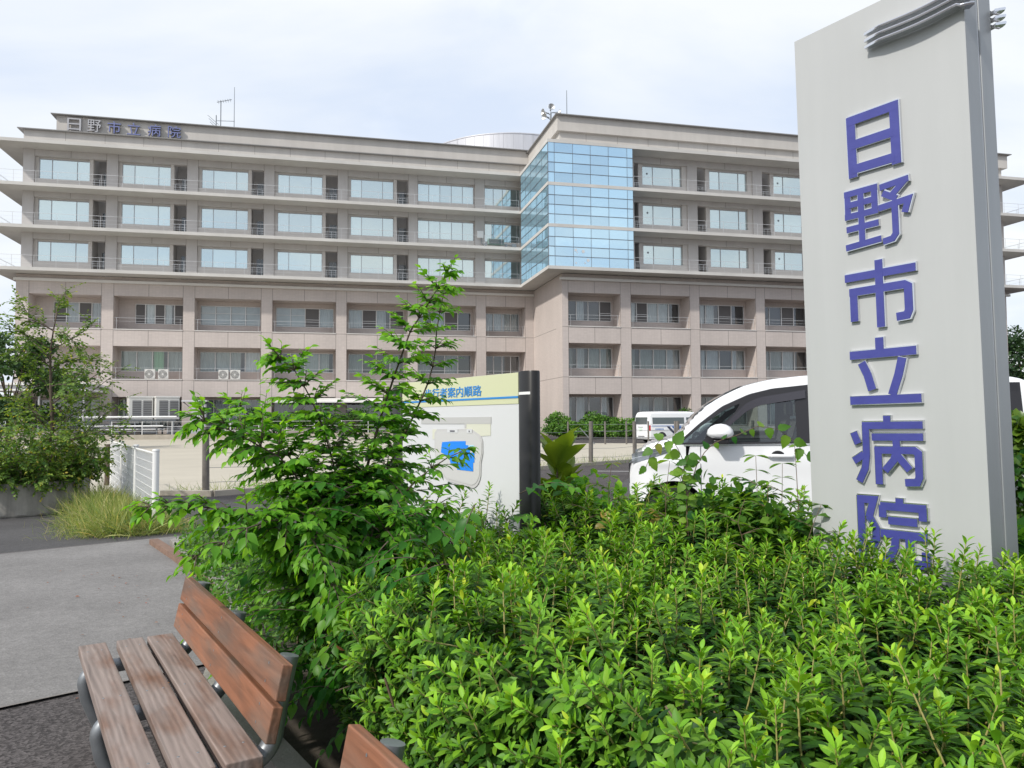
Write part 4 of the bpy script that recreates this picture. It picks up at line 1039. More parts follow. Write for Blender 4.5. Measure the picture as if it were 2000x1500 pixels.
for _ in range(1500):
    s = hz.uniform(.2, 4.7); z = hz.uniform(.06, .78)
    bul = .10*math.sin(z*3.6) + .05*vnoise(s*1.6, z*2.5)
    e = emin(s) + .14 - bul + hz.uniform(0, .05)
    shady = s > 2.6  # shade under the sapling: painted as darker tips, with fewer shoots
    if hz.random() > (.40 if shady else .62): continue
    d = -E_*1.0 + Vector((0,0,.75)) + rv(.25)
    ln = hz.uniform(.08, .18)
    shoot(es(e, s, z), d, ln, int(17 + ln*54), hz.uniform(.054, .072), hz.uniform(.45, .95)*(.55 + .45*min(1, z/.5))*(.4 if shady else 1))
# older, darker leaves inside
for _ in range(30000):
    e, s = hz.uniform(1.22, 4.4), hz.uniform(-.5, 4.75)
    if blocked(e, s) or e < emin(s)+.05: continue
    z = htop(e, s) - abs(hz.gauss(0, .16)) - .05
    if hz.random() < .35: e = emin(s) + .10 + abs(hz.gauss(0, .12)); z = hz.uniform(.03, .72)
    p = es(e, s, z)
    if p.y < .35 or p.x/p.y > .9: continue
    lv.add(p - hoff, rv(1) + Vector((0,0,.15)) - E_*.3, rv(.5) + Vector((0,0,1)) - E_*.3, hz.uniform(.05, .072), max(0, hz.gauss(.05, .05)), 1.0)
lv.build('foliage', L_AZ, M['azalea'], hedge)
for _ in range(420):
    e, s = hz.uniform(1.3, 4.2), hz.uniform(-.4, 4.6)
    if blocked(e, s): continue
    p = es(e, s, .02); q = es(e + hz.gauss(0,.14), s + hz.gauss(0,.14), htop(e, s) - .08)
    stems_b.tube([p-hoff, p.lerp(q, .5) + rv(.03) - hoff, q - hoff], [.009, .007, .004], 5, cap=False)
stems_y.build('shoot_stem', M['stem_y'], hedge, smooth=True); stems_b.build('branch', M['stem_b'], hedge, smooth=True)
# dead brown leaves caught in the hedge
dl_ = Leaves(); base = at_y(1040, 1215, 3.05)
for _ in range(9): dl_.add(base + rv(.035), rv(1)+Vector((0,0,-.6)), rv(1), hz.uniform(.05,.075), hz.uniform(.2,1), 1.1)
for _ in range(70):
    e, s_ = hz.uniform(1.3, 3.7), hz.uniform(.4, 4.2); dl_.add(es(e, s_, htop(e, s_) - hz.uniform(.0, .12)), rv(1), rv(1), hz.uniform(.04,.07), hz.uniform(0,1), 1.0)
o = dl_.build('dead_leaf_cluster', L_AZ, M['dryleaf']); tag(o, 'rust brown dead leaves caught among the hedge shoots', 'dead leaves')

# ================================================================== LEAFY SAPLING
def polyline(spec): return [at_y(x, y, Y) for x, y, Y in spec]
def resample(pts, n):
    pts = [Vector(p) for p in pts]; L = [0]
    for a, b_ in zip(pts[:-1], pts[1:]): L.append(L[-1] + (b_-a).length)
    out = []
    for i in range(n):
        d = L[-1]*i/(n-1); k = 0
        while k < len(L)-2 and L[k+1] < d: k += 1
        out.append(pts[k].lerp(pts[k+1], (d-L[k])/max(1e-9, L[k+1]-L[k])))
    return out
class Plant:
    def __init__(s, name, root, label, cat, leafmat, stemmat, tmpl, seed=1, group=None, kind_parts=('foliage', 'stem')):
        s.o = empty(name, root); tag(s.o, label, cat, group); s.off = Vector(root); s.lv = Leaves(); s.st = MB(); s.r = random.Random(seed); s.lm, s.sm, s.tm, s.kp = leafmat, stemmat, tmpl, kind_parts
    def stem(s, pts, r0, r1, n=6):
        k = len(pts); s.st.tube([Vector(p)-s.off for p in pts], [r0 + (r1-r0)*i/max(1, k-1) for i in range(k)], n, cap=True)
    def g(s, a): return Vector((s.r.gauss(0,a), s.r.gauss(0,a), s.r.gauss(0,a)))
    def twig(s, base, d, ln, ll, spacing, droop=.35, tint=(.2,.7), r0=.004, t0=.08, width=1.0, flat=1.0, hang=.25):
        """arching twig with alternate leaves in two rows"""
        d = Vector(d).normalized(); n = 7; pts = [Vector(base)]; dd = d.copy()
        for i in range(n):
            dd = (dd + Vector((0,0,-droop/n)) + s.g(.05)).normalized(); pts.append(pts[-1] + dd*ln/n)
        s.stem(pts, r0, .0012, 5)
        cnt = max(3, int(ln/spacing)); rs = resample(pts, cnt+1)
        for i in range(cnt+1):
            t = i/cnt
            if t < t0: continue
            ax = (rs[min(i+1, cnt)] - rs[max(i-1, 0)]).normalized()
            side = ax.cross(Vector((0,0,1)))
            if side.length < .1: side = Vector((1,0,0))
            side.normalize(); sg = 1 if i % 2 else -1
            ldir = (side*sg*(1.0 if t < .95 else .2) + ax*(.75 + .5*t) + Vector((0,0,-hang)) + s.g(.16))
            nrm = Vector((0,0,1))*flat + s.g(.28) - side*sg*.25
            L = ll*(.65 + .5*math.sin(min(1, t*1.15+.1)*math.pi*.8))*s.r.uniform(.8, 1.15)
            if t > .85: L *= .75
            tt = tint[0] + (tint[1]-tint[0])*(t**1.6) + s.r.gauss(0, .09)
            s.lv.add(rs[i] - s.off, ldir, nrm, L, max(0, min(1, tt)), width)
        return pts
    def done(s):
        s.lv.build(s.kp[0], s.tm, s.lm, s.o)
        if s.st.v: s.st.build(s.kp[1], s.sm, s.o, smooth=True)
        return s.o
sap = Plant('leafy_sapling', es(1.75, 3.95), 'tall leafy sapling with arching branches in front of the map board', 'sapling', M['sapleaf'], M['bark'], L_OV, 5)
A = resample(polyline([(700,1330,4.2),(692,1080,4.2),(696,1000,4.2),(720,900,4.2),(748,800,4.2),(775,720,4.15),(800,650,4.1),(838,590,4.1),(872,536,4.1)]), 26)
Bm = resample(polyline([(705,1330,4.35),(735,960,4.4),(790,850,4.45),(832,760,4.5),(850,700,4.5),(853,640,4.5),(866,575,4.45)]), 22)
Cm = resample(polyline([(690,1330,4.15),(672,1000,4.1),(650,900,4.05),(632,838,4.0),(606,774,3.95),(572,718,3.9),(548,700,3.9)]), 20)
Dm = resample(polyline([(680,1330,4.0),(620,1000,3.9),(560,900,3.8),(483,858,3.7),(447,838,3.65),(400,822,3.6)]), 18)
Em = resample(polyline([(660,1300,3.9),(580,1060,3.75),(500,1004,3.6),(420,992,3.5),(350,988,3.45),(295,990,3.4)]), 18)
Fm = resample(polyline([(690,1300,4.1),(640,1060,3.75),(600,1040,3.55),(640,1100,3.4),(660,1190,3.35)]), 14)
Gm = resample(polyline([(690,1300,4.1),(600,1010,3.7),(500,1020,3.45),(440,1060,3.35),(385,1085,3.3)]), 14)
Hm = resample(polyline([(700,1300,4.2),(760,1000,4.2),(820,930,4.1),(880,890,4.05),(905,880,4.0)]), 14)
Im = resample(polyline([(700,1300,4.1),(720,1060,3.9),(790,1010,3.8),(850,990,3.75)]), 12)
Jm = resample(polyline([(680,1300,4.1),(600,940,4.0),(520,830,4.0),(470,800,3.95)]), 14)
for pts, r0 in ((A,.014),(Bm,.012),(Cm,.010),(Dm,.009),(Em,.009),(Fm,.007),(Gm,.008),(Hm,.008),(Im,.008),(Jm,.008)): sap.stem(pts, r0, .0025, 7)
def clothe(pl, pts, i0, nt, ln, ll, sp_, droop, tint, upb=.15, every=1):
    """side twigs along a stem, shorter towards its tip"""
    n = len(pts)
    for i in range(i0, n, every):
        t = (i-i0)/max(1, n-1-i0)
        ax = (pts[min(i+1,n-1)]-pts[max(i-1,0)]).normalized()
        for _ in range(nt):
            a = pl.r.uniform(0, 6.283); ref = ax.orthogonal().normalized(); sd = Matrix.Rotation(a, 3, ax) @ ref
            sd.z *= .5
            pl.twig(pts[i], sd + ax*.55 + Vector((0,0,upb)), ln*(1-.62*t)*pl.r.uniform(.7,1.2), ll*(1-.25*t), sp_, droop, (tint[0]+.15*t, tint[1]+.15*t), .0035)
    pl.twig(pts[-1], (pts[-1]-pts[-3]), ln*.35, ll*.75, sp_*.8, 0.0, (tint[0]+.3, min(1, tint[1]+.25)), .0025)
clothe(sap, A, 5, 9, 0.287, 0.077, 0.022, .5, (.12,.55))
clothe(sap, Bm, 7, 9, 0.244, 0.072, 0.022, .45, (.10,.5))
clothe(sap, Cm, 6, 6, 0.367, 0.070, 0.023, .5, (.08,.5))
clothe(sap, Dm, 5, 6, 0.367, 0.076, 0.022, .6, (.12,.55))
clothe(sap, Em, 4, 4, 0.245, 0.077, 0.022, .7, (.15,.6))
clothe(sap, Fm, 2, 6, 0.302, 0.076, 0.022, .9, (.05,.45))
clothe(sap, Gm, 3, 4, 0.245, 0.076, 0.024, .8, (.10,.55))
clothe(sap, Hm, 4, 5, 0.168, 0.070, 0.022, .6, (.06,.45))
clothe(sap, Im, 3, 6, 0.323, 0.069, 0.022, .5, (.04,.4))
clothe(sap, Jm, 5, 6, 0.323, 0.074, 0.022, .5, (.12,.6))
for pts, k0, ln in ((Dm, 3, .30), (Jm, 4, .28), (Cm, 4, .28), (Em, 2, .22), (Dm, 2, .24), (Im, 2, .22), (Jm, 3, .28), (Cm, 3, .26)):
    clothe(sap, pts, k0, 4, ln, .074, .026, .6, (.10,.55))
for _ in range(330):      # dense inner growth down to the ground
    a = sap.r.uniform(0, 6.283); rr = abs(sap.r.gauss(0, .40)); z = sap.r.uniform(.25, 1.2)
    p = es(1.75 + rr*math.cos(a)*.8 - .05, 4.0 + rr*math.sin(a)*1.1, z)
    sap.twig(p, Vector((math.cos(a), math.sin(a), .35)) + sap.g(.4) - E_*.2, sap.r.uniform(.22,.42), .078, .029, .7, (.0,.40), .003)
for _ in range(150):      # skirt hanging over the hedge corner, shade put into its dark leaf tints
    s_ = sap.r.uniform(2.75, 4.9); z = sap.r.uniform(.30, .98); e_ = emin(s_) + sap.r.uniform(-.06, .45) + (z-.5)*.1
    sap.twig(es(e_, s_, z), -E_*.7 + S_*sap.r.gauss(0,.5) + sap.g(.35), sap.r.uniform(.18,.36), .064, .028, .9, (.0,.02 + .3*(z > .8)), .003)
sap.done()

# ------------------------------------------------------------------ weeds and other plants in the hedge bed
def weed(px, py, Y, topy, label, seed, ll=.075, lean=0, tint=(.05,.6), nside=6, group='tall weeds growing through the hedge in front of the minivan', tmpl=L_AZ, width=1.25):
    base = at_y(px, py, Y); w = Plant('tall_weed', Vector((base.x, base.y, .02)), label, 'weed', M['vineleaf'], M['stem_b'], tmpl, seed, group)
    top = at_y(px + lean, topy, Y)
    pts = resample([Vector((base.x, base.y, .02)), base, base.lerp(top, .5) + w.g(.02), top], 16)
    w.stem(pts, .005, .0015, 5)
    for i in range(3, 16):
        t = i/15
        for k in range(4):
            a = GA*i*1.3 + k*math.pi; sd = Vector((math.cos(a), math.sin(a), .25 - .2*t))
            if k % 2 == 0 and t < .92: w.twig(pts[i], sd + Vector((0,0,.5)), .27*(1-.6*t)*w.r.uniform(.7,1.2), ll*.95, .019, .5, tint, .002, width=width)
            else: w.lv.add(pts[i]-w.off, sd + w.g(.2) - Vector((0,0,.15)), Vector((0,0,1)) + w.g(.3), ll*w.r.uniform(.7,1.15), max(0, min(1, tint[0] + (tint[1]-tint[0])*t + w.r.gauss(0,.1))), width)
    return w.done()
weed(1476, 1040, 4.55, 890, 'tall thin weed with drooping pointed leaves, beside the pylon edge', 31, .075, 0, (.0,.35))
weed(1520, 1050, 4.45, 905, 'dark leafy weed touching the left edge of the pylon', 32, .075, 8, (.0,.3))
weed(1440, 1050, 4.6, 960, 'low bushy weed below the minivan door handle', 33, .07, -6, (.05,.45))
weed(1195, 1030, 4.9, 905, 'pale upright weed between the broad-leaved plant and the minivan bumper', 34, .07, 0, (.25,.8))
weed(1150, 1040, 4.9, 950, 'short feathery weed behind the hedge near the black board post', 35, .06, 0, (.2,.7))
weed(1335, 1060, 4.7, 930, 'weed in front of the minivan front wheel', 36, .07, -4, (.05,.5))
weed(1260, 1050, 4.7, 985, 'low weed at the minivan bumper corner', 37, .07, 0, (.2,.7))
weed(1500, 1060, 4.35, 940, 'bushy dark weed in front of the minivan rear door', 39, .085, 0, (.0,.35))
weed(1455, 1070, 4.3, 975, 'leafy weed between the hedge and the minivan door', 40, .08, 0, (.05,.5))
weed(1300, 1060, 4.6, 900, 'tall weed under the arching vine near the minivan headlight', 41, .085, 8, (.1,.6))
weed(1570, 1080, 4.3, 985, 'weed leaning against the foot of the pylon', 38, .085, 34, (.0,.3))
# climbing vine over the minivan
vn = Plant('climbing_vine', at_y(1335, 1040, 4.5), 'arching vine with toothed leaves in front of the minivan mirror', 'vine', M['vineleaf'], M['stem_b'], L_VINE, 44)
def vine_run(spec, ll, sp_, t0=0.0):
    pts = resample(polyline(spec), 24); vn.stem(pts, .003, .0015, 5)
    L = sum((b_-a).length for a, b_ in zip(pts[:-1], pts[1:])); c = max(4, int(L/sp_)); rs = resample(pts, c+1)
    for i in range(c+1):
        if i/c < t0: continue
        ax = (rs[min(i+1,c)]-rs[max(0,i-1)]).normalized(); sd = ax.cross(Vector((0,-1,.4))).normalized()*(1 if i % 2 else -1)
        vn.lv.add(rs[i]-vn.off, sd + ax*.4 + Vector((0,-.2,-.55)) + vn.g(.25), Vector((-.3,-.9,.6)) + vn.g(.3), ll*vn.r.uniform(.55,1.15), max(0, min(1, vn.r.gauss(.35,.22))), vn.r.uniform(.8,1.05))
vine_run([(1345,1060,4.5),(1340,960,4.5),(1335,900,4.5),(1320,868,4.5),(1295,855,4.45),(1275,875,4.4),(1262,912,4.4)], .095, .05, .25)
vine_run([(1340,980,4.5),(1360,910,4.5),(1378,880,4.5),(1400,862,4.5),(1440,850,4.5),(1480,832,4.5),(1520,838,4.5),(1552,862,4.5),(1575,890,4.5)], .075, .055, .1)
vine_run([(1340,1040,4.5),(1342,960,4.5),(1330,930,4.48),(1345,890,4.45)], .07, .035)
vine_run([(1560,1000,4.4),(1556,930,4.45),(1552,870,4.48)], .05, .09, .6)
vn.done()
v2 = Plant('bramble', at_y(1130, 1290, 2.4), 'trailing bramble with yellow-green toothed leaves over the hedge front', 'bramble', M['vineleaf'], M['stem_b'], L_VINE, 45)
vn = v2
vine_run([(1010,1255,2.75),(1050,1270,2.6),(1110,1330,2.45),(1160,1400,2.3),(1200,1480,2.2)], .048, .035)
vine_run([(1300,1380,1.9),(1340,1440,1.8),(1400,1500,1.72)], .04, .03)
vine_run([(960,1500,2.3),(1060,1478,2.15),(1160,1468,2.05),(1260,1475,1.95)], .058, .036)
v2.done()
# broad-leaved plant behind the right board post
bl = Plant('broadleaf_plant', at_z(1085, 1010, 0) if False else Vector((.33, 5.85, 0)), 'plant with large glossy paddle leaves right of the black board post', 'shrub', M['bigleaf'], M['stem_b'], L_BIG, 50)
for (px, py, Y, n_, ll) in ((1088, 900, 5.8, 11, .31), (1075, 975, 5.7, 10, .28), (1120, 1000, 5.6, 9, .22), (1150, 1010, 5.5, 8, .18), (1100, 950, 5.9, 9, .28)):
    c_ = at_y(px, py, Y); bl.stem([Vector((c_.x, c_.y, .05)), c_], .012, .006, 6)
    for i in range(n_):
        a = GA*i + px; t = i/n_; sd = Vector((math.cos(a), math.sin(a), 1.0 + 1.9*t)); bl.lv.add(c_ - bl.off - Vector((0,0,.10*(1-t))), sd + bl.g(.12), Vector((0,0,1)) - Vector((math.cos(a), math.sin(a), 0))*.9*t + bl.g(.2), ll*bl.r.uniform(.8,1.1), max(0, min(1, .42 + .42*bl.r.random())), .95)
bl.done()
dw = Plant('wilted_plant', at_y(1200, 1030, 5.0), 'plant with a few wilted brown paddle leaves at the hedge edge before the minivan', 'shrub', M['bigleaf'], M['stem_b'], L_BIG, 51)
for (px, py) in ((1195, 1022), (1290, 1012)):
    c_ = at_y(px, py, 4.75); dw.stem([Vector((c_.x, c_.y, .05)), c_], .008, .004, 5)
    for i in range(4): a = GA*i + px; dw.lv.add(c_ - dw.off, Vector((math.cos(a), math.sin(a)*.4, -.5 + .4*i)), Vector((0,-1,.5)) + dw.g(.4), .11, .95 if i % 2 else .2, 1.0)
dw.done()
# ground cover on the kerb under the sapling
gc = Leaves()
for _ in range(5200):
    s = random.uniform(4.6, 9.8); e = 1.25 + (s-4.6)*.13 + abs(random.gauss(.25, .38)); z = abs(random.gauss(0, .13))*(1.3 if e > 1.5 else .7)
    gc.add(es(e, s, z+.01), rv(1)+Vector((0,0,.5)), rv(.5)+Vector((0,0,1)), random.uniform(.03,.06), random.uniform(.1,.75), 1.0)
lt = Leaves()
for _ in range(90):
    p = es(random.uniform(-3.5, 1.25), random.uniform(1.5, 11), .012) if random.random() < .45 else es(1.05 + random.gauss(0,.22), random.uniform(1.5, 9), .012)
    lt.add(p, Vector((random.gauss(0,1), random.gauss(0,1), .08)), Vector((random.gauss(0,.2), random.gauss(0,.2), 1)), random.uniform(.015,.035), random.random()*.5, 1.2)
tag(lt.build('leaf_litter', L_SM, M['dryleaf']), 'scattered small dry leaves on the paving round the benches', 'leaf litter', kind='stuff')
tag(gc.build('ground_cover', L_SM, M['bushleaf']), 'low green ground cover along the kerb', 'ground cover', kind='stuff')
# long grass round the fence
gr = Leaves()
for _ in range(10000):
    t = random.random()**1.3*.75; c_ = Vector((-4.9, 10.35, 0)).lerp(Vector((-8.5, 15.4, 0)), t)
    lat = random.gauss(.12, .40)*(1 - .7*t); p = c_ + Vector((-.92,-.38,0))*lat + Vector((random.gauss(0,.10), random.gauss(0,.10), 0))
    if (p - Vector((-8.52, 13.25, 0))).length < 1.2: continue
    h = random.uniform(.12, .42)*math.exp(-((lat-.2)/.8)**2)*1.1 + .06
    gr.add(p, Vector((random.gauss(0,.95), random.gauss(0,.95), 1)), rv(1), h, max(0, min(1, random.gauss(.58,.3))), .7)
for _ in range(1500):
    t = random.random(); p = Vector((-7.0, 15.9, 0)).lerp(Vector((4.4, 27.4, 0)), t) + rv(.18); p.z = 0
    gr.add(p, Vector((random.gauss(0,.5), random.gauss(0,.5), 1)), rv(1), random.uniform(.10,.38), max(0, min(1, random.gauss(.4,.25))), 1.0)
tag(gr.build('grass', L_BLADE, M['grass']), 'long yellow-green grass around the white mesh fence', 'grass', kind='stuff')

# ================================================================== WHITE MESH FENCE
mf = empty('mesh_fence', (-4.94, 10.7, 0)); tag(mf, 'white welded mesh fence panels standing in long grass', 'fence')
fp = [Vector((0,0,0)), Vector((-1.38, 2.26, 0)), Vector((-2.85, 4.7, 0)), Vector((-4.3, 7.1, 0))]
for i, p in enumerate(fp):
    MB().tube([p, p+Vector((0,0,1.10))], .045 if i == 0 else .032, 12).lathe([(.05,1.10),(.045,1.125),(.0,1.13)], 12, tuple(p)).build('post', M['frame_w'], mf, smooth=True, angle=40)
for p, q in zip(fp[:-1], fp[1:]):
    b = MB(); L = (q-p).length; d = (q-p)/L; k = int(L/.058)
    for i in range(1, k): a = p + d*L*i/k; b.tube([a+Vector((0,0,.06)), a+Vector((0,0,1.05))], .0032, 4, cap=False)
    for i in range(9): z = .08 + .12*i; b.tube([p+d*.04+Vector((0,0,z)), q-d*.04+Vector((0,0,z))], .006 if i in (0,8) else .004, 4, cap=False); 
    b.tube([p+Vector((0,0,1.06)), q+Vector((0,0,1.06))], .016, 8)
    b.build('mesh_panel', M['frame_w'], mf)
# post and wire fence round the field
wf = empty('post_and_wire_fence', (-6.33, 15.97, 0)); tag(wf, 'weathered wooden posts with thin wires along the near edge of the sports ground', 'fence')
posts = [(-9.66, 18.45, .98), (-6.33, 15.97, 1.40), (-4.1, 18.5, 1.42), (-1.9, 21.0, 1.42), (.35, 23.4, 1.42), (2.58, 25.45, 1.44), (4.35, 27.45, 1.42), (6.35, 29.7, 1.42), (8.6, 32.2, 1.42), (10.8, 34.6, 1.42)]
for i, (x, y, h) in enumerate(posts):
    b = MB(); p = Vector((x, y, 0)) - wf.location; tl = Vector((random.gauss(0,.015), 0, 0))
    b.tube([p, p+Vector((0,0,h))+tl], [.075,.068], 9).build('post', M['post_w'] if i else M['bark'], wf, smooth=True, angle=50)
b = MB()
for (p, q) in zip(posts[1:-1], posts[2:]):
    for z in (.25, .55, .85, 1.12): 
        P0 = Vector((p[0], p[1], z)) - wf.location; P1 = Vector((q[0], q[1], z+random.gauss(0,.02))) - wf.location
        b.tube([P0, P0.lerp(P1,.5)-Vector((0,0,.03)), P1], .005, 4, cap=False)
b.build('wire', M['galv'], wf)
ff = empty('far_post_fence', (5.6, 46.5, 0)); tag(ff, 'row of thin grey posts between the road and the sports ground, beside the white van', 'fence')
for x, y in ((3.4, 47), (5.6, 46.5), (6.85, 46.3), (8.1, 45.9), (9.6, 45.5)):
    MB().tube([Vector((x-5.6, y-46.5, 0)), Vector((x-5.6, y-46.5, 1.38))], .055, 8).build('post', M['post_w'], ff, smooth=True, angle=50)
b = MB()
for z in (.4,.8,1.2): b.tube([(-2.2,.5,z),(4.0,-1.0,z)], .008, 4)
b.tube([(-1.5,.3,1.0),(-.6,.3,0)], .03, 6); b.build('wire', M['galv'], ff)

# ================================================================== PLANTER AND ITS TREE
pc = Vector((-8.52, 13.25, 0))
pl_ = empty('concrete_planter', pc); tag(pl_, 'round grooved concrete planter with a tree at the left edge', 'planter')
b = MB(); n = 144; prof = [(1.10, 0), (1.12, .03), (1.12, .50), (1.10, .53), (.98, .53), (.97, .42)]
vs = []; fs = []
for r_, z in prof:
    for k in range(n):
        q = 2*math.pi*k/n; rr = r_ - (.018 if (k % 6 == 0 and .02 < z < .51 and r_ > 1.05) else 0); vs.append((rr*math.cos(q), rr*math.sin(q), z))
for i in range(len(prof)-1):
    for k in range(n): fs.append((i*n+k, i*n+(k+1) % n, (i+1)*n+(k+1) % n, (i+1)*n+k))
b.add(vs, fs); b.build('tub', M['concrete'], pl_, smooth=True, angle=25)
MB().lathe([(.0001,.44),(.975,.43)], 32).build('earth', M['soil'], pl_)
tr = Plant('planter_tree', pc + Vector((.35, 0, .44)), 'slender small-leaved tree with a bushy base growing in the round planter', 'tree', M['treeleaf'], M['bark'], L_SM, 71, None, ('crown', 'trunk'))
T = resample([pc + Vector((.35,0,.40)), at_y(103, 840, 13.2), at_y(99, 760, 13.2), at_y(98, 690, 13.2), at_y(105, 640, 13.2), at_y(112, 610, 13.2)], 20); tr.stem(T, .045, .008, 8)
def tree_branch(base, d, ln, nt, ll, tint, r0=.014, droop=.15):
    n = 8; pts = [Vector(base)]; dd = Vector(d).normalized()
    for i in range(n): dd = (dd + tr.g(.10) + Vector((0,0,-droop/n))).normalized(); pts.append(pts[-1] + dd*ln/n)
    tr.stem(pts, r0, .003, 5)
    for i in range(2, n+1):
        for _ in range(nt): tr.twig(pts[i], dd + tr.g(.7), tr.r.uniform(.18,.42), ll, .030, .3, tint, .003, t0=.05, width=1.15, flat=.7, hang=.1)
for (px, py, bi, t_) in ((20,645,15,.25),(45,600,17,.3),(130,635,17,.35),(185,655,15,.2),(20,655,14,.2),(170,690,13,.2),(35,675,13,.2),(150,720,11,.15),(190,735,9,.3),(60,720,10,.15),(210,725,8,.4),(110,700,12,.4),(185,780,6,.2),(215,775,7,.3),(228,815,5,.3),(205,840,4,.35),(235,745,8,.35),(120,588,18,.4),(50,615,17,.3),(10,760,7,.5),(40,790,6,.4),(150,790,6,.3)):
    e_ = at_y(px, py, 13.2 + tr.r.uniform(-.7,.7)); d = e_ - T[bi]; tree_branch(T[bi], d, d.length*1.12, 3, .060, (t_*.5+.05, .5+t_), .012)
for _ in range(190):
    a = tr.r.uniform(0, 6.283); rr = 1.05*math.sqrt(tr.r.random()); p = pc + Vector((rr*math.cos(a)+.05, rr*math.sin(a), .45)); hgt = tr.r.uniform(.35, 1.45)*(1.15-.45*rr)
    d = Vector((math.cos(a)*.65, math.sin(a)*.65, 1)) + tr.g(.25); n = 6; pts = [p + d.normalized()*hgt*q/n + tr.g(.03) for q in range(n+1)]
    tr.stem(pts, .008, .002, 4); yl = .95 if tr.r.random() < .36 else .35
    for q in range(1, n+1):
        for _ in range(3): tr.twig(pts[q], d*.3 + tr.g(.8), tr.r.uniform(.14,.34), .060, .028, .5, (yl*.3, min(1, yl+.25)), .0025, t0=.05, width=1.2, flat=.6)
tr.done()

# ------------------------------------------------------------------ shrubs and trees farther off
def clump(name, c_, rad, nl, ll, material, label, cat, seed, group=None, trunk=0.0, tint=(.0,.6), lobes=14, stemmat=None):
    """crown of many leaf clusters on a limb skeleton, uneven outline"""
    rg = random.Random(seed); o = empty(name, (c_[0], c_[1], c_[2])); tag(o, label, cat, group); L = Leaves(); st = MB()
    top0 = Vector((0, 0, trunk)); centre = Vector((0, 0, trunk + rad[2]*.85))
    if trunk > 0:
        st.tube([(0,0,0), (rg.gauss(0,.05)*trunk, 0, trunk*.6), tuple(top0), tuple(centre)], [.045*rad[2]+.03, .035*rad[2]+.02, .03*rad[2]+.02, .02], 8)
    lob = []
    for _ in range(lobes):
        v = Vector((rg.gauss(0,1), rg.gauss(0,1), rg.gauss(0,.8))).normalized()*rg.uniform(.45, .95)
        p = centre + Vector((v.x*rad[0], v.y*rad[1], v.z*rad[2])); lob.append((p, rg.uniform(.22,.42), rg.uniform(-.12,.18)))
        st.tube([tuple(top0.lerp(centre, rg.uniform(0,.6))), tuple(centre.lerp(p, .5)+Vector((0,0,-.05*rad[2]))), tuple(p)], [.012*rad[2]+.01, .008*rad[2]+.006, .004], 5, cap=False)
    for _ in range(nl):
        p, s_, tv = lob[rg.randrange(lobes)]
        v = Vector((rg.gauss(0,1), rg.gauss(0,1), rg.gauss(0,1))).normalized()*(rg.random()**.45)*s_
        q = p + Vector((v.x*rad[0], v.y*rad[1], v.z*rad[2]*.8))
        if q.z < .02: q.z = abs(q.z)
        tt = tint[0] + (tint[1]-tint[0])*rg.random() + tv
        L.add(q, v.normalized()*.6 + Vector((rg.gauss(0,.6), rg.gauss(0,.6), rg.gauss(0,.4))), v.normalized() + Vector((0,0,.6)) + Vector((rg.gauss(0,.5), rg.gauss(0,.5), 0)), ll*rg.uniform(.65,1.3), max(0, min(1, tt)), 1.1)
    L.build('crown' if trunk else 'foliage', L_SM, material, o); st.build('trunk' if trunk else 'branch', stemmat or M['bark'], o, smooth=True)
    return o
GS = 'shrubs along the front of the hospital'
for i, (u, n, r_, lb) in enumerate(((-25.6, -5.2, (2.6,1.4,1.25), 'dark evergreen shrub in front of the hospital, right of the grey cabinet'), (-21.5, -5.4, (2.6,1.5,1.35), 'evergreen shrub under the pale awning'), (-16.8, -5.4, (2.8,1.5,1.25), 'evergreen shrub behind the leafy sapling'), (-11.5, -5.2, (2.8,1.5,1.2), 'evergreen shrub hidden behind the map board'),
                                   (-5.5, -5.2, (2.6,1.5,1.1), 'evergreen shrub behind the top of the map board'))):
    p = bw(u, n, .4); clump('evergreen_shrub', p, r_, 3600, .16, M['bushleaf'], lb, 'shrub', 80+i, GS, 0, (.0,.38), 16)
for i, (x, y, r_, lb) in enumerate(((3.7, 60, (1.4,1.2,.95), 'pale green shrub at the foot of the hospital right of the black board post'), (6.6, 62.5, (1.9,1.4,1.2), 'round green shrub below the ground-floor windows left of the white van'), (9.4, 61, (2.2,1.3,.85), 'spreading light green shrub directly left of the white van'), (5.0, 58.5, (1.6,1.1,.7), 'low green shrub in the bed beside the road'), (15.6, 64, (1.9,1.4,1.35), 'dark shrub behind the nose of the white van'), (8.0, 64.5, (2.8,.9,.95), 'brownish clipped shrub against the hospital wall'))):
    clump('garden_shrub', (x, y, .1), r_, 3000, .17, M['bushleaf'], lb, 'shrub', 90+i, GS, 0, (.15,.8) if i not in (4, 5) else (.0,.3), 14)
for i, (u, n, r_, lb) in enumerate(((-1.0, -6.4, (1.1,.9,1.0), 'tall pale shrub at the inner corner of the hospital'), (1.2, -12.8, (1.5,1.0,1.0), 'light green shrub before the plain side wall of the hospital'))):
    clump('garden_shrub', bw(u, n, .3), r_, 2000, .16, M['bushleaf'], lb, 'shrub', 100+i, GS, 0, (.2,.8), 12)
clump('broad_tree', (-27.5, 42, 0), (3.6,3.4,2.9), 9000, .22, M['farleaf'], 'dark green tree behind the planter at the left edge of the picture', 'tree', 110, None, 1.2, (.0,.55), 22)
clump('broad_tree', (-24.3, 35, 0), (2.2,2.0,1.6), 5000, .2, M['farleaf'], 'low dark tree right behind the planter tree', 'tree', 111, None, .8, (.0,.35), 16)
clump('broad_tree', (92, 138, 0), (11,9,7.5), 9000, .6, M['farleaf'], 'distant dark tree right of the pylon beside the hospital end', 'tree', 112, None, 4, (-.1,.2), 26)
clump('roadside_shrub', (5.35, 8.2, .1), (.55,.6,.75), 1400, .12, M['bigleaf'], 'big-leaved green shrub right of the pylon', 'shrub', 113, None, 0, (.0,.4), 8)
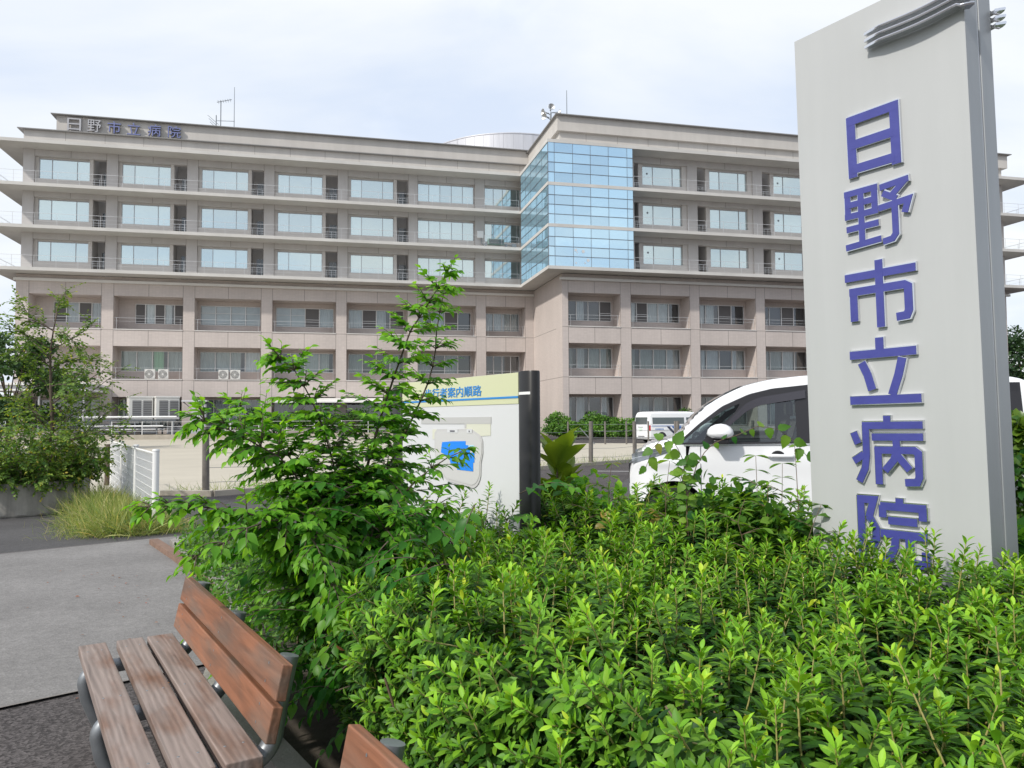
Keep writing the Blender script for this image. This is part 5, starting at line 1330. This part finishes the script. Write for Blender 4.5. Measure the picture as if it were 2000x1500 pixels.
clump('bed_shrub', (.62, 5.55, 0), (.52,.40,.62), 2400, .075, M['sapleaf'], 'small green shrub right of the black board post, below the paddle-leaved plant', 'shrub', 115, None, 0, (.05,.7), 16)
clump('bed_shrub', (1.15, 5.2, 0), (.38,.35,.53), 1500, .07, M['sapleaf'], 'low green shrub between the paddle-leaved plant and the minivan', 'shrub', 116, None, 0, (.1,.75), 12)
for k, (x, y, r_, n_, tt, lb) in enumerate(((1.06, 4.85, (.36,.30,.53), 1900, (.0,.6), 'green shrub covering the minivan front wheel'), (1.38, 4.72, (.32,.28,.65), 2000, (.0,.5), 'green shrub below the minivan door mirror'), (1.60, 4.58, (.29,.26,.74), 2100, (.0,.4), 'tallest dark green shrub, beside the left foot of the pylon'))):
    clump('bed_shrub', (x, y, 0), r_, n_, .072, M['vineleaf'], lb, 'shrub', 117+k, None, 0, tt, 16)
clump('roadside_shrub', (3.25, 4.85, 0), (.35,.35,.55), 700, .10, M['sapleaf'], 'leafy shrub just behind the right side of the pylon', 'shrub', 114, None, 0, (.1,.6), 8)

# ================================================================== VEHICLES
def interp(tab, x):
    if x <= tab[0][0]: return tab[0][1]
    for (x0, y0), (x1, y1) in zip(tab[:-1], tab[1:]):
        if x <= x1:
            t = (x-x0)/(x1-x0); return y0 + (y1-y0)*t
    return tab[-1][1]
def smooth_tab(tab, xs, k=2):
    ys = [interp(tab, x) for x in xs]
    for _ in range(k): ys = [ys[0]] + [(ys[i-1]+2*ys[i]+ys[i+1])/4 for i in range(1, len(ys)-1)] + [ys[-1]]
    return list(zip(xs, ys))
class Car:
    """lofted shell: x from nose to tail (or tail to nose), half width W(x), roof line zt(x), sill zb with wheel arches"""
    def __init__(s, L, Wm, top, belt, wheels, sill, front_r, rear_r, bulge, tumble=.17, rt=.13, ar=.36, wr=.32, hole=None):
        s.hole = hole
        s.L, s.Wm, s.belt, s.wheels, s.sill, s.fr, s.rr, s.bulge, s.tb, s.rt, s.ar, s.wr = L, Wm, belt, wheels, sill, front_r, rear_r, bulge, tumble, rt, ar, wr
        s.xs = sorted(set([round(L*i/90, 4) for i in range(91)] + [round(w + ar*math.cos(math.pi*k/16), 4) for w in wheels for k in range(17)] + [.01, .03, .07, L-.01, L-.03, L-.07]))
        s.top = smooth_tab(top, s.xs, 3)
    def zt(s, x): return interp(s.top, x)
    def zb(s, x):
        for w in s.wheels:
            if abs(x-w) < s.ar: return max(s.sill, s.wr + math.sqrt(max(0, s.ar**2-(x-w)**2)))
        return s.sill
    def W(s, x):
        w = s.Wm
        if x < s.fr: w -= s.bulge*(1-x/s.fr)**2.2
        if x > s.L-s.rr: w -= s.bulge*.7*(1-(s.L-x)/s.rr)**2.2
        return w
    def side(s, x, z):
        w = s.W(x); y = w - max(0, z-s.belt)*s.tb
        y += .012*math.exp(-((z-s.belt*.80)/.05)**2) - .03*max(0, (s.sill+.25-z)/.25)**2
        return y
    def body(s, name, material, parent):
        vs, fs = [], []; NS, NA, NT = 24, 6, 6; per = None
        for x in s.xs:
            zt, zb = s.zt(x), min(s.zb(x), s.zt(x)-.2); r = min(s.rt, (zt-zb)*.3); sec = []
            zl = s.belt - .012
            for i in range(NS):
                if zt - r > zl + .08: z = zb + (zl-zb)*i/9 if i < 10 else zl + (zt-r-zl)*(i-9)/(NS-10)
                else: z = zb + (zt-r-zb)*i/(NS-1)
                sec.append((s.side(x, z), z))
            y0 = s.side(x, zt-r)
            for i in range(1, NA+1): a = math.pi/2*i/NA; sec.append((y0 - r*(1-math.cos(a)), zt - r + r*math.sin(a)))
            y1 = y0 - r
            for i in range(1, NT+1): t = i/NT; sec.append((y1*(1-t), zt + .016*(1-(1-t)**2)))
            row = [(x, -y, z) for y, z in sec] + [(x, y, z) for y, z in sec[-2::-1]]
            per = len(row); vs += row
        for i in range(len(s.xs)-1):
            for k in range(per-1):
                q = (i*per+k, i*per+k+1, (i+1)*per+k+1, (i+1)*per+k)
                kk = k if k < per//2 else per-2-k
                if s.hole and 9 <= kk < NS-1 and s.hole((s.xs[i]+s.xs[i+1])/2, max(vs[j][2] for j in q)): continue
                fs.append(q)
        fs.append(tuple(range(per))); fs.append(tuple((len(s.xs)-1)*per+k for k in range(per)))
        b = MB(); b.add(vs, fs); return b.build(name, material, parent, smooth=True, angle=48)
    def patch(s, b, lo, hi, x0, x1, off=.006, nx=16, nz=6, mi=0, sides=(-1, 1)):
        """panel lying on the side between curves lo(x) and hi(x)"""
        for sg in sides:
            vs, fs = [], []
            for i in range(nx+1):
                x = x0 + (x1-x0)*i/nx; a, c = lo(x), hi(x)
                for k in range(nz+1):
                    z = a + (c-a)*k/nz; vs.append((x, sg*(s.side(x, z)+off), z))
            for i in range(nx):
                for k in range(nz):
                    f = (i*(nz+1)+k, (i+1)*(nz+1)+k, (i+1)*(nz+1)+k+1, i*(nz+1)+k+1); fs.append(f)
            b.add(vs, fs, mi)
        return b
def lin(*pts):
    return lambda x: interp(list(pts), x)
def wheel(parent, x, y, r, w=.19):
    t = empty('wheel'); t.parent = parent; t.location = (x, y, r); t.rotation_euler = (R(90), 0, 0)
    sg = 1 if y < 0 else -1
    b = MB(); b.lathe([(r*.66,-w/2),(r*.9,-w/2),(r*.98,-w/2+.03),(r,-w/4),(r,w/4),(r*.98,w/2-.03),(r*.9,w/2),(r*.66,w/2)], 36); b.build('tyre', M['rubber'], t, smooth=True, angle=50)
    b = MB(); b.lathe([(r*.66,sg*w*.5),(r*.62,sg*w*.42),(r*.56,sg*w*.15)], 30); b.lathe([(r*.16,sg*w*.42),(0.001,sg*w*.43)], 16)
    for k in range(7):
        a = 2*math.pi*k/7; ca, sa = math.cos(a), math.sin(a)
        b.add([(ca*r*.12-sa*.030, sa*r*.12+ca*.030, sg*w*.42), (ca*r*.12+sa*.030, sa*r*.12-ca*.030, sg*w*.42), (ca*r*.62+sa*.022, sa*r*.62-ca*.022, sg*w*.40), (ca*r*.62-sa*.022, sa*r*.62+ca*.022, sg*w*.40)], [(0,1,2,3)])
    b.build('rim', M['alloy'], t); MB().lathe([(.001, sg*w*.1), (r*.6, sg*w*.1)], 24).build('brake_disc', M['acgrille'], t)
    return t
def make_minivan():
    t = empty('minivan')
    T_ = lin((.54,1.10),(.80,1.33),(1.05,1.52),(1.35,1.655),(1.6,1.715),(2.0,1.755),(4.1,1.75))
    c = Car(4.45, .85, [(0,.80),(.04,.92),(.10,1.0),(.22,1.09),(.40,1.135),(.56,1.18),(.76,1.42),(1.0,1.61),(1.3,1.755),(1.6,1.825),(2.0,1.865),(2.8,1.875),(3.9,1.85),(4.25,1.78),(4.36,1.55),(4.41,1.1),(4.45,.75)], 1.10, (.50, 3.35), .23, .34, .3, .26, hole=lambda x, z: .66 < x < 4.05 and z < T_(x) - .035)
    c.body('body', M['carwhite'], t)
    # dark glasshouse: base trim, then panes over it
    b = MB(); blt = lambda x: 1.085 + .01*x; blg = lambda x: 1.105 + .01*x
    qh = lin((.60,1.115),(.80,1.285),(1.05,1.46),(1.24,1.55)); ql = lin((.80,1.105),(1.20,1.455),(1.24,1.55)); dh = lin((.93,1.118),(1.12,1.29),(1.28,1.43),(1.42,1.52),(1.85,1.59))
    c.patch(b, blt, blg, .56, 4.12, .004, 50, 1); c.patch(b, blt, T_, .56, .61, .004, 2, 4); c.patch(b, qh, T_, .60, 1.25, .004, 14, 2); c.patch(b, dh, T_, 1.24, 1.85, .004, 14, 3)
    c.patch(b, blg, ql, .80, .93, .004, 5, 3); c.patch(b, dh, ql, .93, 1.25, .004, 10, 3); c.patch(b, blg, T_, 1.84, 2.03, .004, 4, 10); c.patch(b, lambda x: 1.655, T_, 2.0, 4.1, .004, 20, 2)
    c.patch(b, blg, T_, 2.99, 3.11, .004, 3, 10); c.patch(b, blg, T_, 3.94, 4.12, .004, 4, 10); b.build('window_trim', M['carblack'], t)
    for sg in (-1, 1):
        b = MB(); c.patch(b, blg, qh, .60, .80, .002, 8, 4, 0, (sg,)); c.patch(b, ql, qh, .80, 1.24, .002, 12, 4, 0, (sg,)); b.build('quarter_glass', M['autoglass'], t)
        for x0, x1, hi_ in ((.93, 1.85, dh), (2.02, 3.0, lambda x: 1.66), (3.10, 3.95, lambda x: 1.66)):
            b = MB(); c.patch(b, blg, hi_, x0, x1, .002, 18, 5, 0, (sg,)); b.build('door_glass', M['autoglass'], t)
    b = MB(); b.box(.60, 4.2, -.74, .74, .60, .64); b.box(.52, 1.05, -.70, .70, .80, 1.06); b.build('cabin_floor', M['carblack'], t, bevel=.02)
    for sx in (1.75, 2.75, 3.6):
        for sy in (-.38, .38):
            b = MB(); b.box(sx-.45, sx+.06, sy-.25, sy+.25, .62, .82); b.prism([(sx-.02,.80),(sx+.12,.80),(sx+.26,1.36),(sx+.14,1.38)], sy-.24, sy+.24); b.box(sx+.15, sx+.24, sy-.13, sy+.13, 1.40, 1.60); b.build('seat', M['visor'], t, bevel=.035)
    b = MB(); b.tube([(1.12 + .06*math.sin(q), .38 + .18*math.cos(q), 1.08 + .17*math.sin(q)) for q in [2*math.pi*k/20 for k in range(21)]], .016, 6); b.tube([(.98,.38,1.0),(1.12,.38,1.08)], .03, 6); b.build('steering_wheel', M['carblack'], t)
    for sg in (-1, 1):
      b = MB(); c.patch(b, lin((.98,1.155),(1.13,1.30),(1.30,1.45),(1.45,1.525),(1.95,1.605)), lin((.98,1.175),(1.13,1.37),(1.30,1.545),(1.45,1.615),(1.95,1.695)), 1.0, 1.95, .024, 18, 3, 0, (sg,)); b.build('rain_visor', M['visor'], t, smooth=True)
    b = MB(); c.patch(b, lambda x: 1.068 + .01*x, lambda x: 1.084 + .01*x, .62, 4.1, .010, 40, 1); b.build('belt_moulding', M['chrome'], t)
    b = MB()
    for x0 in (.80, 1.985, 3.05):
        c.patch(b, lambda x: .30, lambda x: 1.07, x0, x0+.009, .0025, 1, 10)
    c.patch(b, lambda x: .52, lambda x: .527, 0.02, .18, .0025, 6, 1); c.patch(b, lambda x: .335, lambda x: .343, .86, 3.0, .0025, 20, 1); b.build('panel_gap', M['ink'], t)
    for hx in (1.55, 2.12):
        for sg in (-1, 1):
            b = MB(); y = sg*(c.side(hx, .97)+.04); b.tube([(hx-.03, y-sg*.03, .965), (hx+.0, y, .968), (hx+.22, y, .962), (hx+.25, y-sg*.03, .96)], [.016,.021,.021,.016], 8); hd_ = b.build('door_handle', M['carwhite'], t, smooth=True)
            b = MB(); b.add([(hx + .085 + .075*math.cos(q), sg*(c.side(hx+.085, .96)+.004), .965 + .058*math.sin(q)) for q in [2*math.pi*k/20 for k in range(20)]], [tuple(range(20))]); b.build('handle_recess', M['carblack'], hd_)
    for sg in (-1, 1):
        b = MB(); vs, fs = [], []
        for i in range(9):
            a = math.pi*i/8
            for k in range(16):
                q = 2*math.pi*k/16; rr = math.sin(a)
                vs.append((1.02 + .155*rr**.6*math.cos(q)*(1 if math.cos(q) < 0 else .9), sg*(.88 + .11 - .11*math.cos(a)), 1.215 + .112*rr**.6*math.sin(q)*(1 if math.sin(q) > 0 else .55)))
        for i in range(8):
            for k in range(16): fs.append((i*16+k, i*16+(k+1) % 16, (i+1)*16+(k+1) % 16, (i+1)*16+k))
        b.add(vs, fs); m_ = b.build('wing_mirror', M['carwhite'], t, smooth=True)
        MB().box(.94, 1.10, .82 if sg > 0 else -1.05, 1.05 if sg > 0 else -.82, 1.10, 1.148).build('mirror_foot', M['carblack'], m_, bevel=.012)
    for sg in (-1, 1):
        b = MB(); c.patch(b, lin((.02,.86),(.45,1.00)), lin((.02,.97),(.12,1.005),(.45,1.075)), .03, .45, .006, 12, 4, 0, (sg,))
        hl_ = b.build('headlight', M['lamp'], t)
        b = MB(); c.patch(b, lin((.03,.915),(.42,1.03)), lin((.03,.925),(.42,1.04)), .03, .42, .009, 10, 1, 0, (sg,)); b.build('lamp_strip', M['chrome'], hl_)
    b = MB(); vs = []; fs = []
    for i in range(11):
        x = .62 + .68*i/10
        for k in range(9): y = -.62 + 1.24*k/8; vs.append((x, y, c.zt(x) + .016*(1-(abs(y)/.75)**2) + .004))
    for i in range(10):
        for k in range(8): fs.append((i*9+k, i*9+k+1, (i+1)*9+k+1, (i+1)*9+k))
    b.add(vs, fs); b.build('windscreen', M['carglass'], t, smooth=True)
    b = MB(); b.box(-.012, .004, -.50, .50, .62, .86).box(-.012, .004, -.58, .58, .30, .48); b.build('grille', M['carblack'], t)
    MB().box(-.02, -.008, -.17, .17, .50, .62).build('number_plate', M['plate'], t)
    b = MB()
    for w in c.wheels:
        for sg in (-1, 1):
            vs = [];
            for k in range(21): q = math.pi*k/20; vs += [(w+.345*math.cos(q), sg*.84, .32+.345*math.sin(q)), (w+.345*math.cos(q), sg*.45, .32+.345*math.sin(q))]
            b.add(vs, [(2*k, 2*k+2, 2*k+3, 2*k+1) for k in range(20)]); b.add([(w-.345, sg*.45, .1), (w+.345, sg*.45, .1), (w+.345, sg*.45, .67), (w-.345, sg*.45, .67)], [(0,1,2,3)])
    b.box(.2, 4.2, -.7, .7, .18, .3); b.build('wheel_arch', M['carblack'], t)
    for w in c.wheels:
        for y in (-.74, .74): wheel(t, w, y, .31)
    return t
mv = make_minivan()
mdir = R(-11)
near0 = Vector((1.33, 8.85, .12))                    # where the near front corner stands
def park(o, corner, ang):
    d = Vector((math.cos(ang), math.sin(ang), 0)); nrm = Vector((-d.y, d.x, 0)); o.location = corner + nrm*.85; o.rotation_euler = (0, 0, ang)
park(mv, near0, mdir); tag(mv, 'white minivan parked side-on behind the hedge, left of the pylon', 'minivan', 'white cars parked in the lot')
m2 = copy_tree(mv); m2.location = (6.55, 9.6, .12); m2.rotation_euler = (0, 0, R(58)); tag(m2, 'white car mostly hidden behind the pylon, only a sliver showing right of it', 'minivan', 'white cars parked in the lot')

def make_van():
    t = empty('shuttle_van')     # x = 0 at the tail
    c = Car(4.84, .85, [(0,.75),(.03,1.15),(.10,1.72),(.18,1.93),(.35,1.965),(1.2,1.98),(3.2,1.97),(3.65,1.93),(4.05,1.72),(4.45,1.30),(4.65,1.12),(4.80,.95),(4.84,.7)], 1.05, (1.0, 3.65), .26, .22, .5, .14, .09, .16, .37, .33)
    c.body('body', M['carwhite'], t)
    b = MB(); c.patch(b, lambda x: 1.19, lambda x: 1.60, .33, 2.72, .006, 20, 4); b.build('side_glass', M['carglass'], t)
    b = MB(); c.patch(b, lambda x: 1.16, lin((2.9,1.60),(3.5,1.60),(4.05,1.2)), 2.88, 4.0, .006, 14, 4); b.build('door_glass', M['carglass'], t)
    def rear(b, y0, y1, z0, z1, off):
        vs = []; nx = 8
        for z in (z0, (z0+z1)/2, z1):
            for i in range(nx+1): vs.append((interp([(.70,0),(1.15,.03),(1.72,.10),(1.93,.18)], z)*1.0 - off, y0 + (y1-y0)*i/nx, z))
        b.add(vs, [(r_*(nx+1)+i, r_*(nx+1)+i+1, (r_+1)*(nx+1)+i+1, (r_+1)*(nx+1)+i) for r_ in range(2) for i in range(nx)]); return b
    rear(MB(), -.66, .66, 1.18, 1.62, .022).build('rear_glass', M['carglass'], t)
    rear(MB(), -.16, .16, .80, .97, .03).build('number_plate', M['plate'], t); rear(MB(), -.30, .30, .995, 1.02, .03).build('trim_bar', M['ink'], t)
    MB().box(-.06, .30, -.80, .80, .30, .58).build('bumper', M['carwhite'], t, bevel=.05); MB().box(-.068, -.05, -.5, .2, .40, .46).build('bumper_slot', M['ink'], t)
    b = MB(); c.patch(b, lambda x: .78, lambda x: 1.12, .03, .17, .008, 4, 4); b.build('tail_lamp', M['red'], t)
    b = MB(); c.patch(b, lambda x: 1.075, lambda x: 1.10, .15, 2.5, .006, 10, 1); c.patch(b, lambda x: 1.02, lambda x: 1.04, .15, 1.7, .006, 10, 1)
    st = MB()
    for x0, w, q in ((1.35,.22,1), (1.72,.34,0), (2.15,.30,0)):
        for sg in (-1, 1):
            vs = []
            for i in range(7):
                z = 1.05 - .65*i/6; x = x0 + .75*(i/6)**1.1; vs += [(x, sg*(c.side(x, z)+.007), z), (x+w, sg*(c.side(x+w, z)+.007), z)]
            (st if q else b).add(vs, [(2*i, 2*i+1, 2*i+3, 2*i+2) for i in range(6)])
    b.build('stripe', M['vanblue'], t); st.build('stripe', M['vannavy'], t)
    b = MB()
    for k in range(7): x = .52 + k*.09; b.add([(x, -(c.side(x,.86)+.008), .83), (x+.06, -(c.side(x+.06,.86)+.008), .83), (x+.06, -(c.side(x+.06,.93)+.008), .92), (x, -(c.side(x,.93)+.008), .92)], [(0,1,2,3)])
    b.build('lettering', M['vanblue'], t)
    b = MB()
    for w in c.wheels:
        for sg in (-1, 1): b.add([(w+.37*math.cos(q), sg*.845, .33+.37*math.sin(q)) for q in [math.pi*k/20 for k in range(21)]] , [tuple(range(21))])
    b.box(.2, 4.6, -.7, .7, .2, .35); b.build('wheel_arch', M['carblack'], t)
    for w in c.wheels:
        for y in (-.78, .78): wheel(t, w, y, .32, .2)
    return t
van = make_van(); va = R(24)
d = Vector((math.cos(va), math.sin(va), 0)); van.location = Vector((8.42, 47.7, 0)) + Vector((-d.y, d.x, 0))*.85; van.rotation_euler = (0, 0, va)
tag(van, 'white shuttle van with dark windows and blue diagonal stripes by the hospital', 'van')
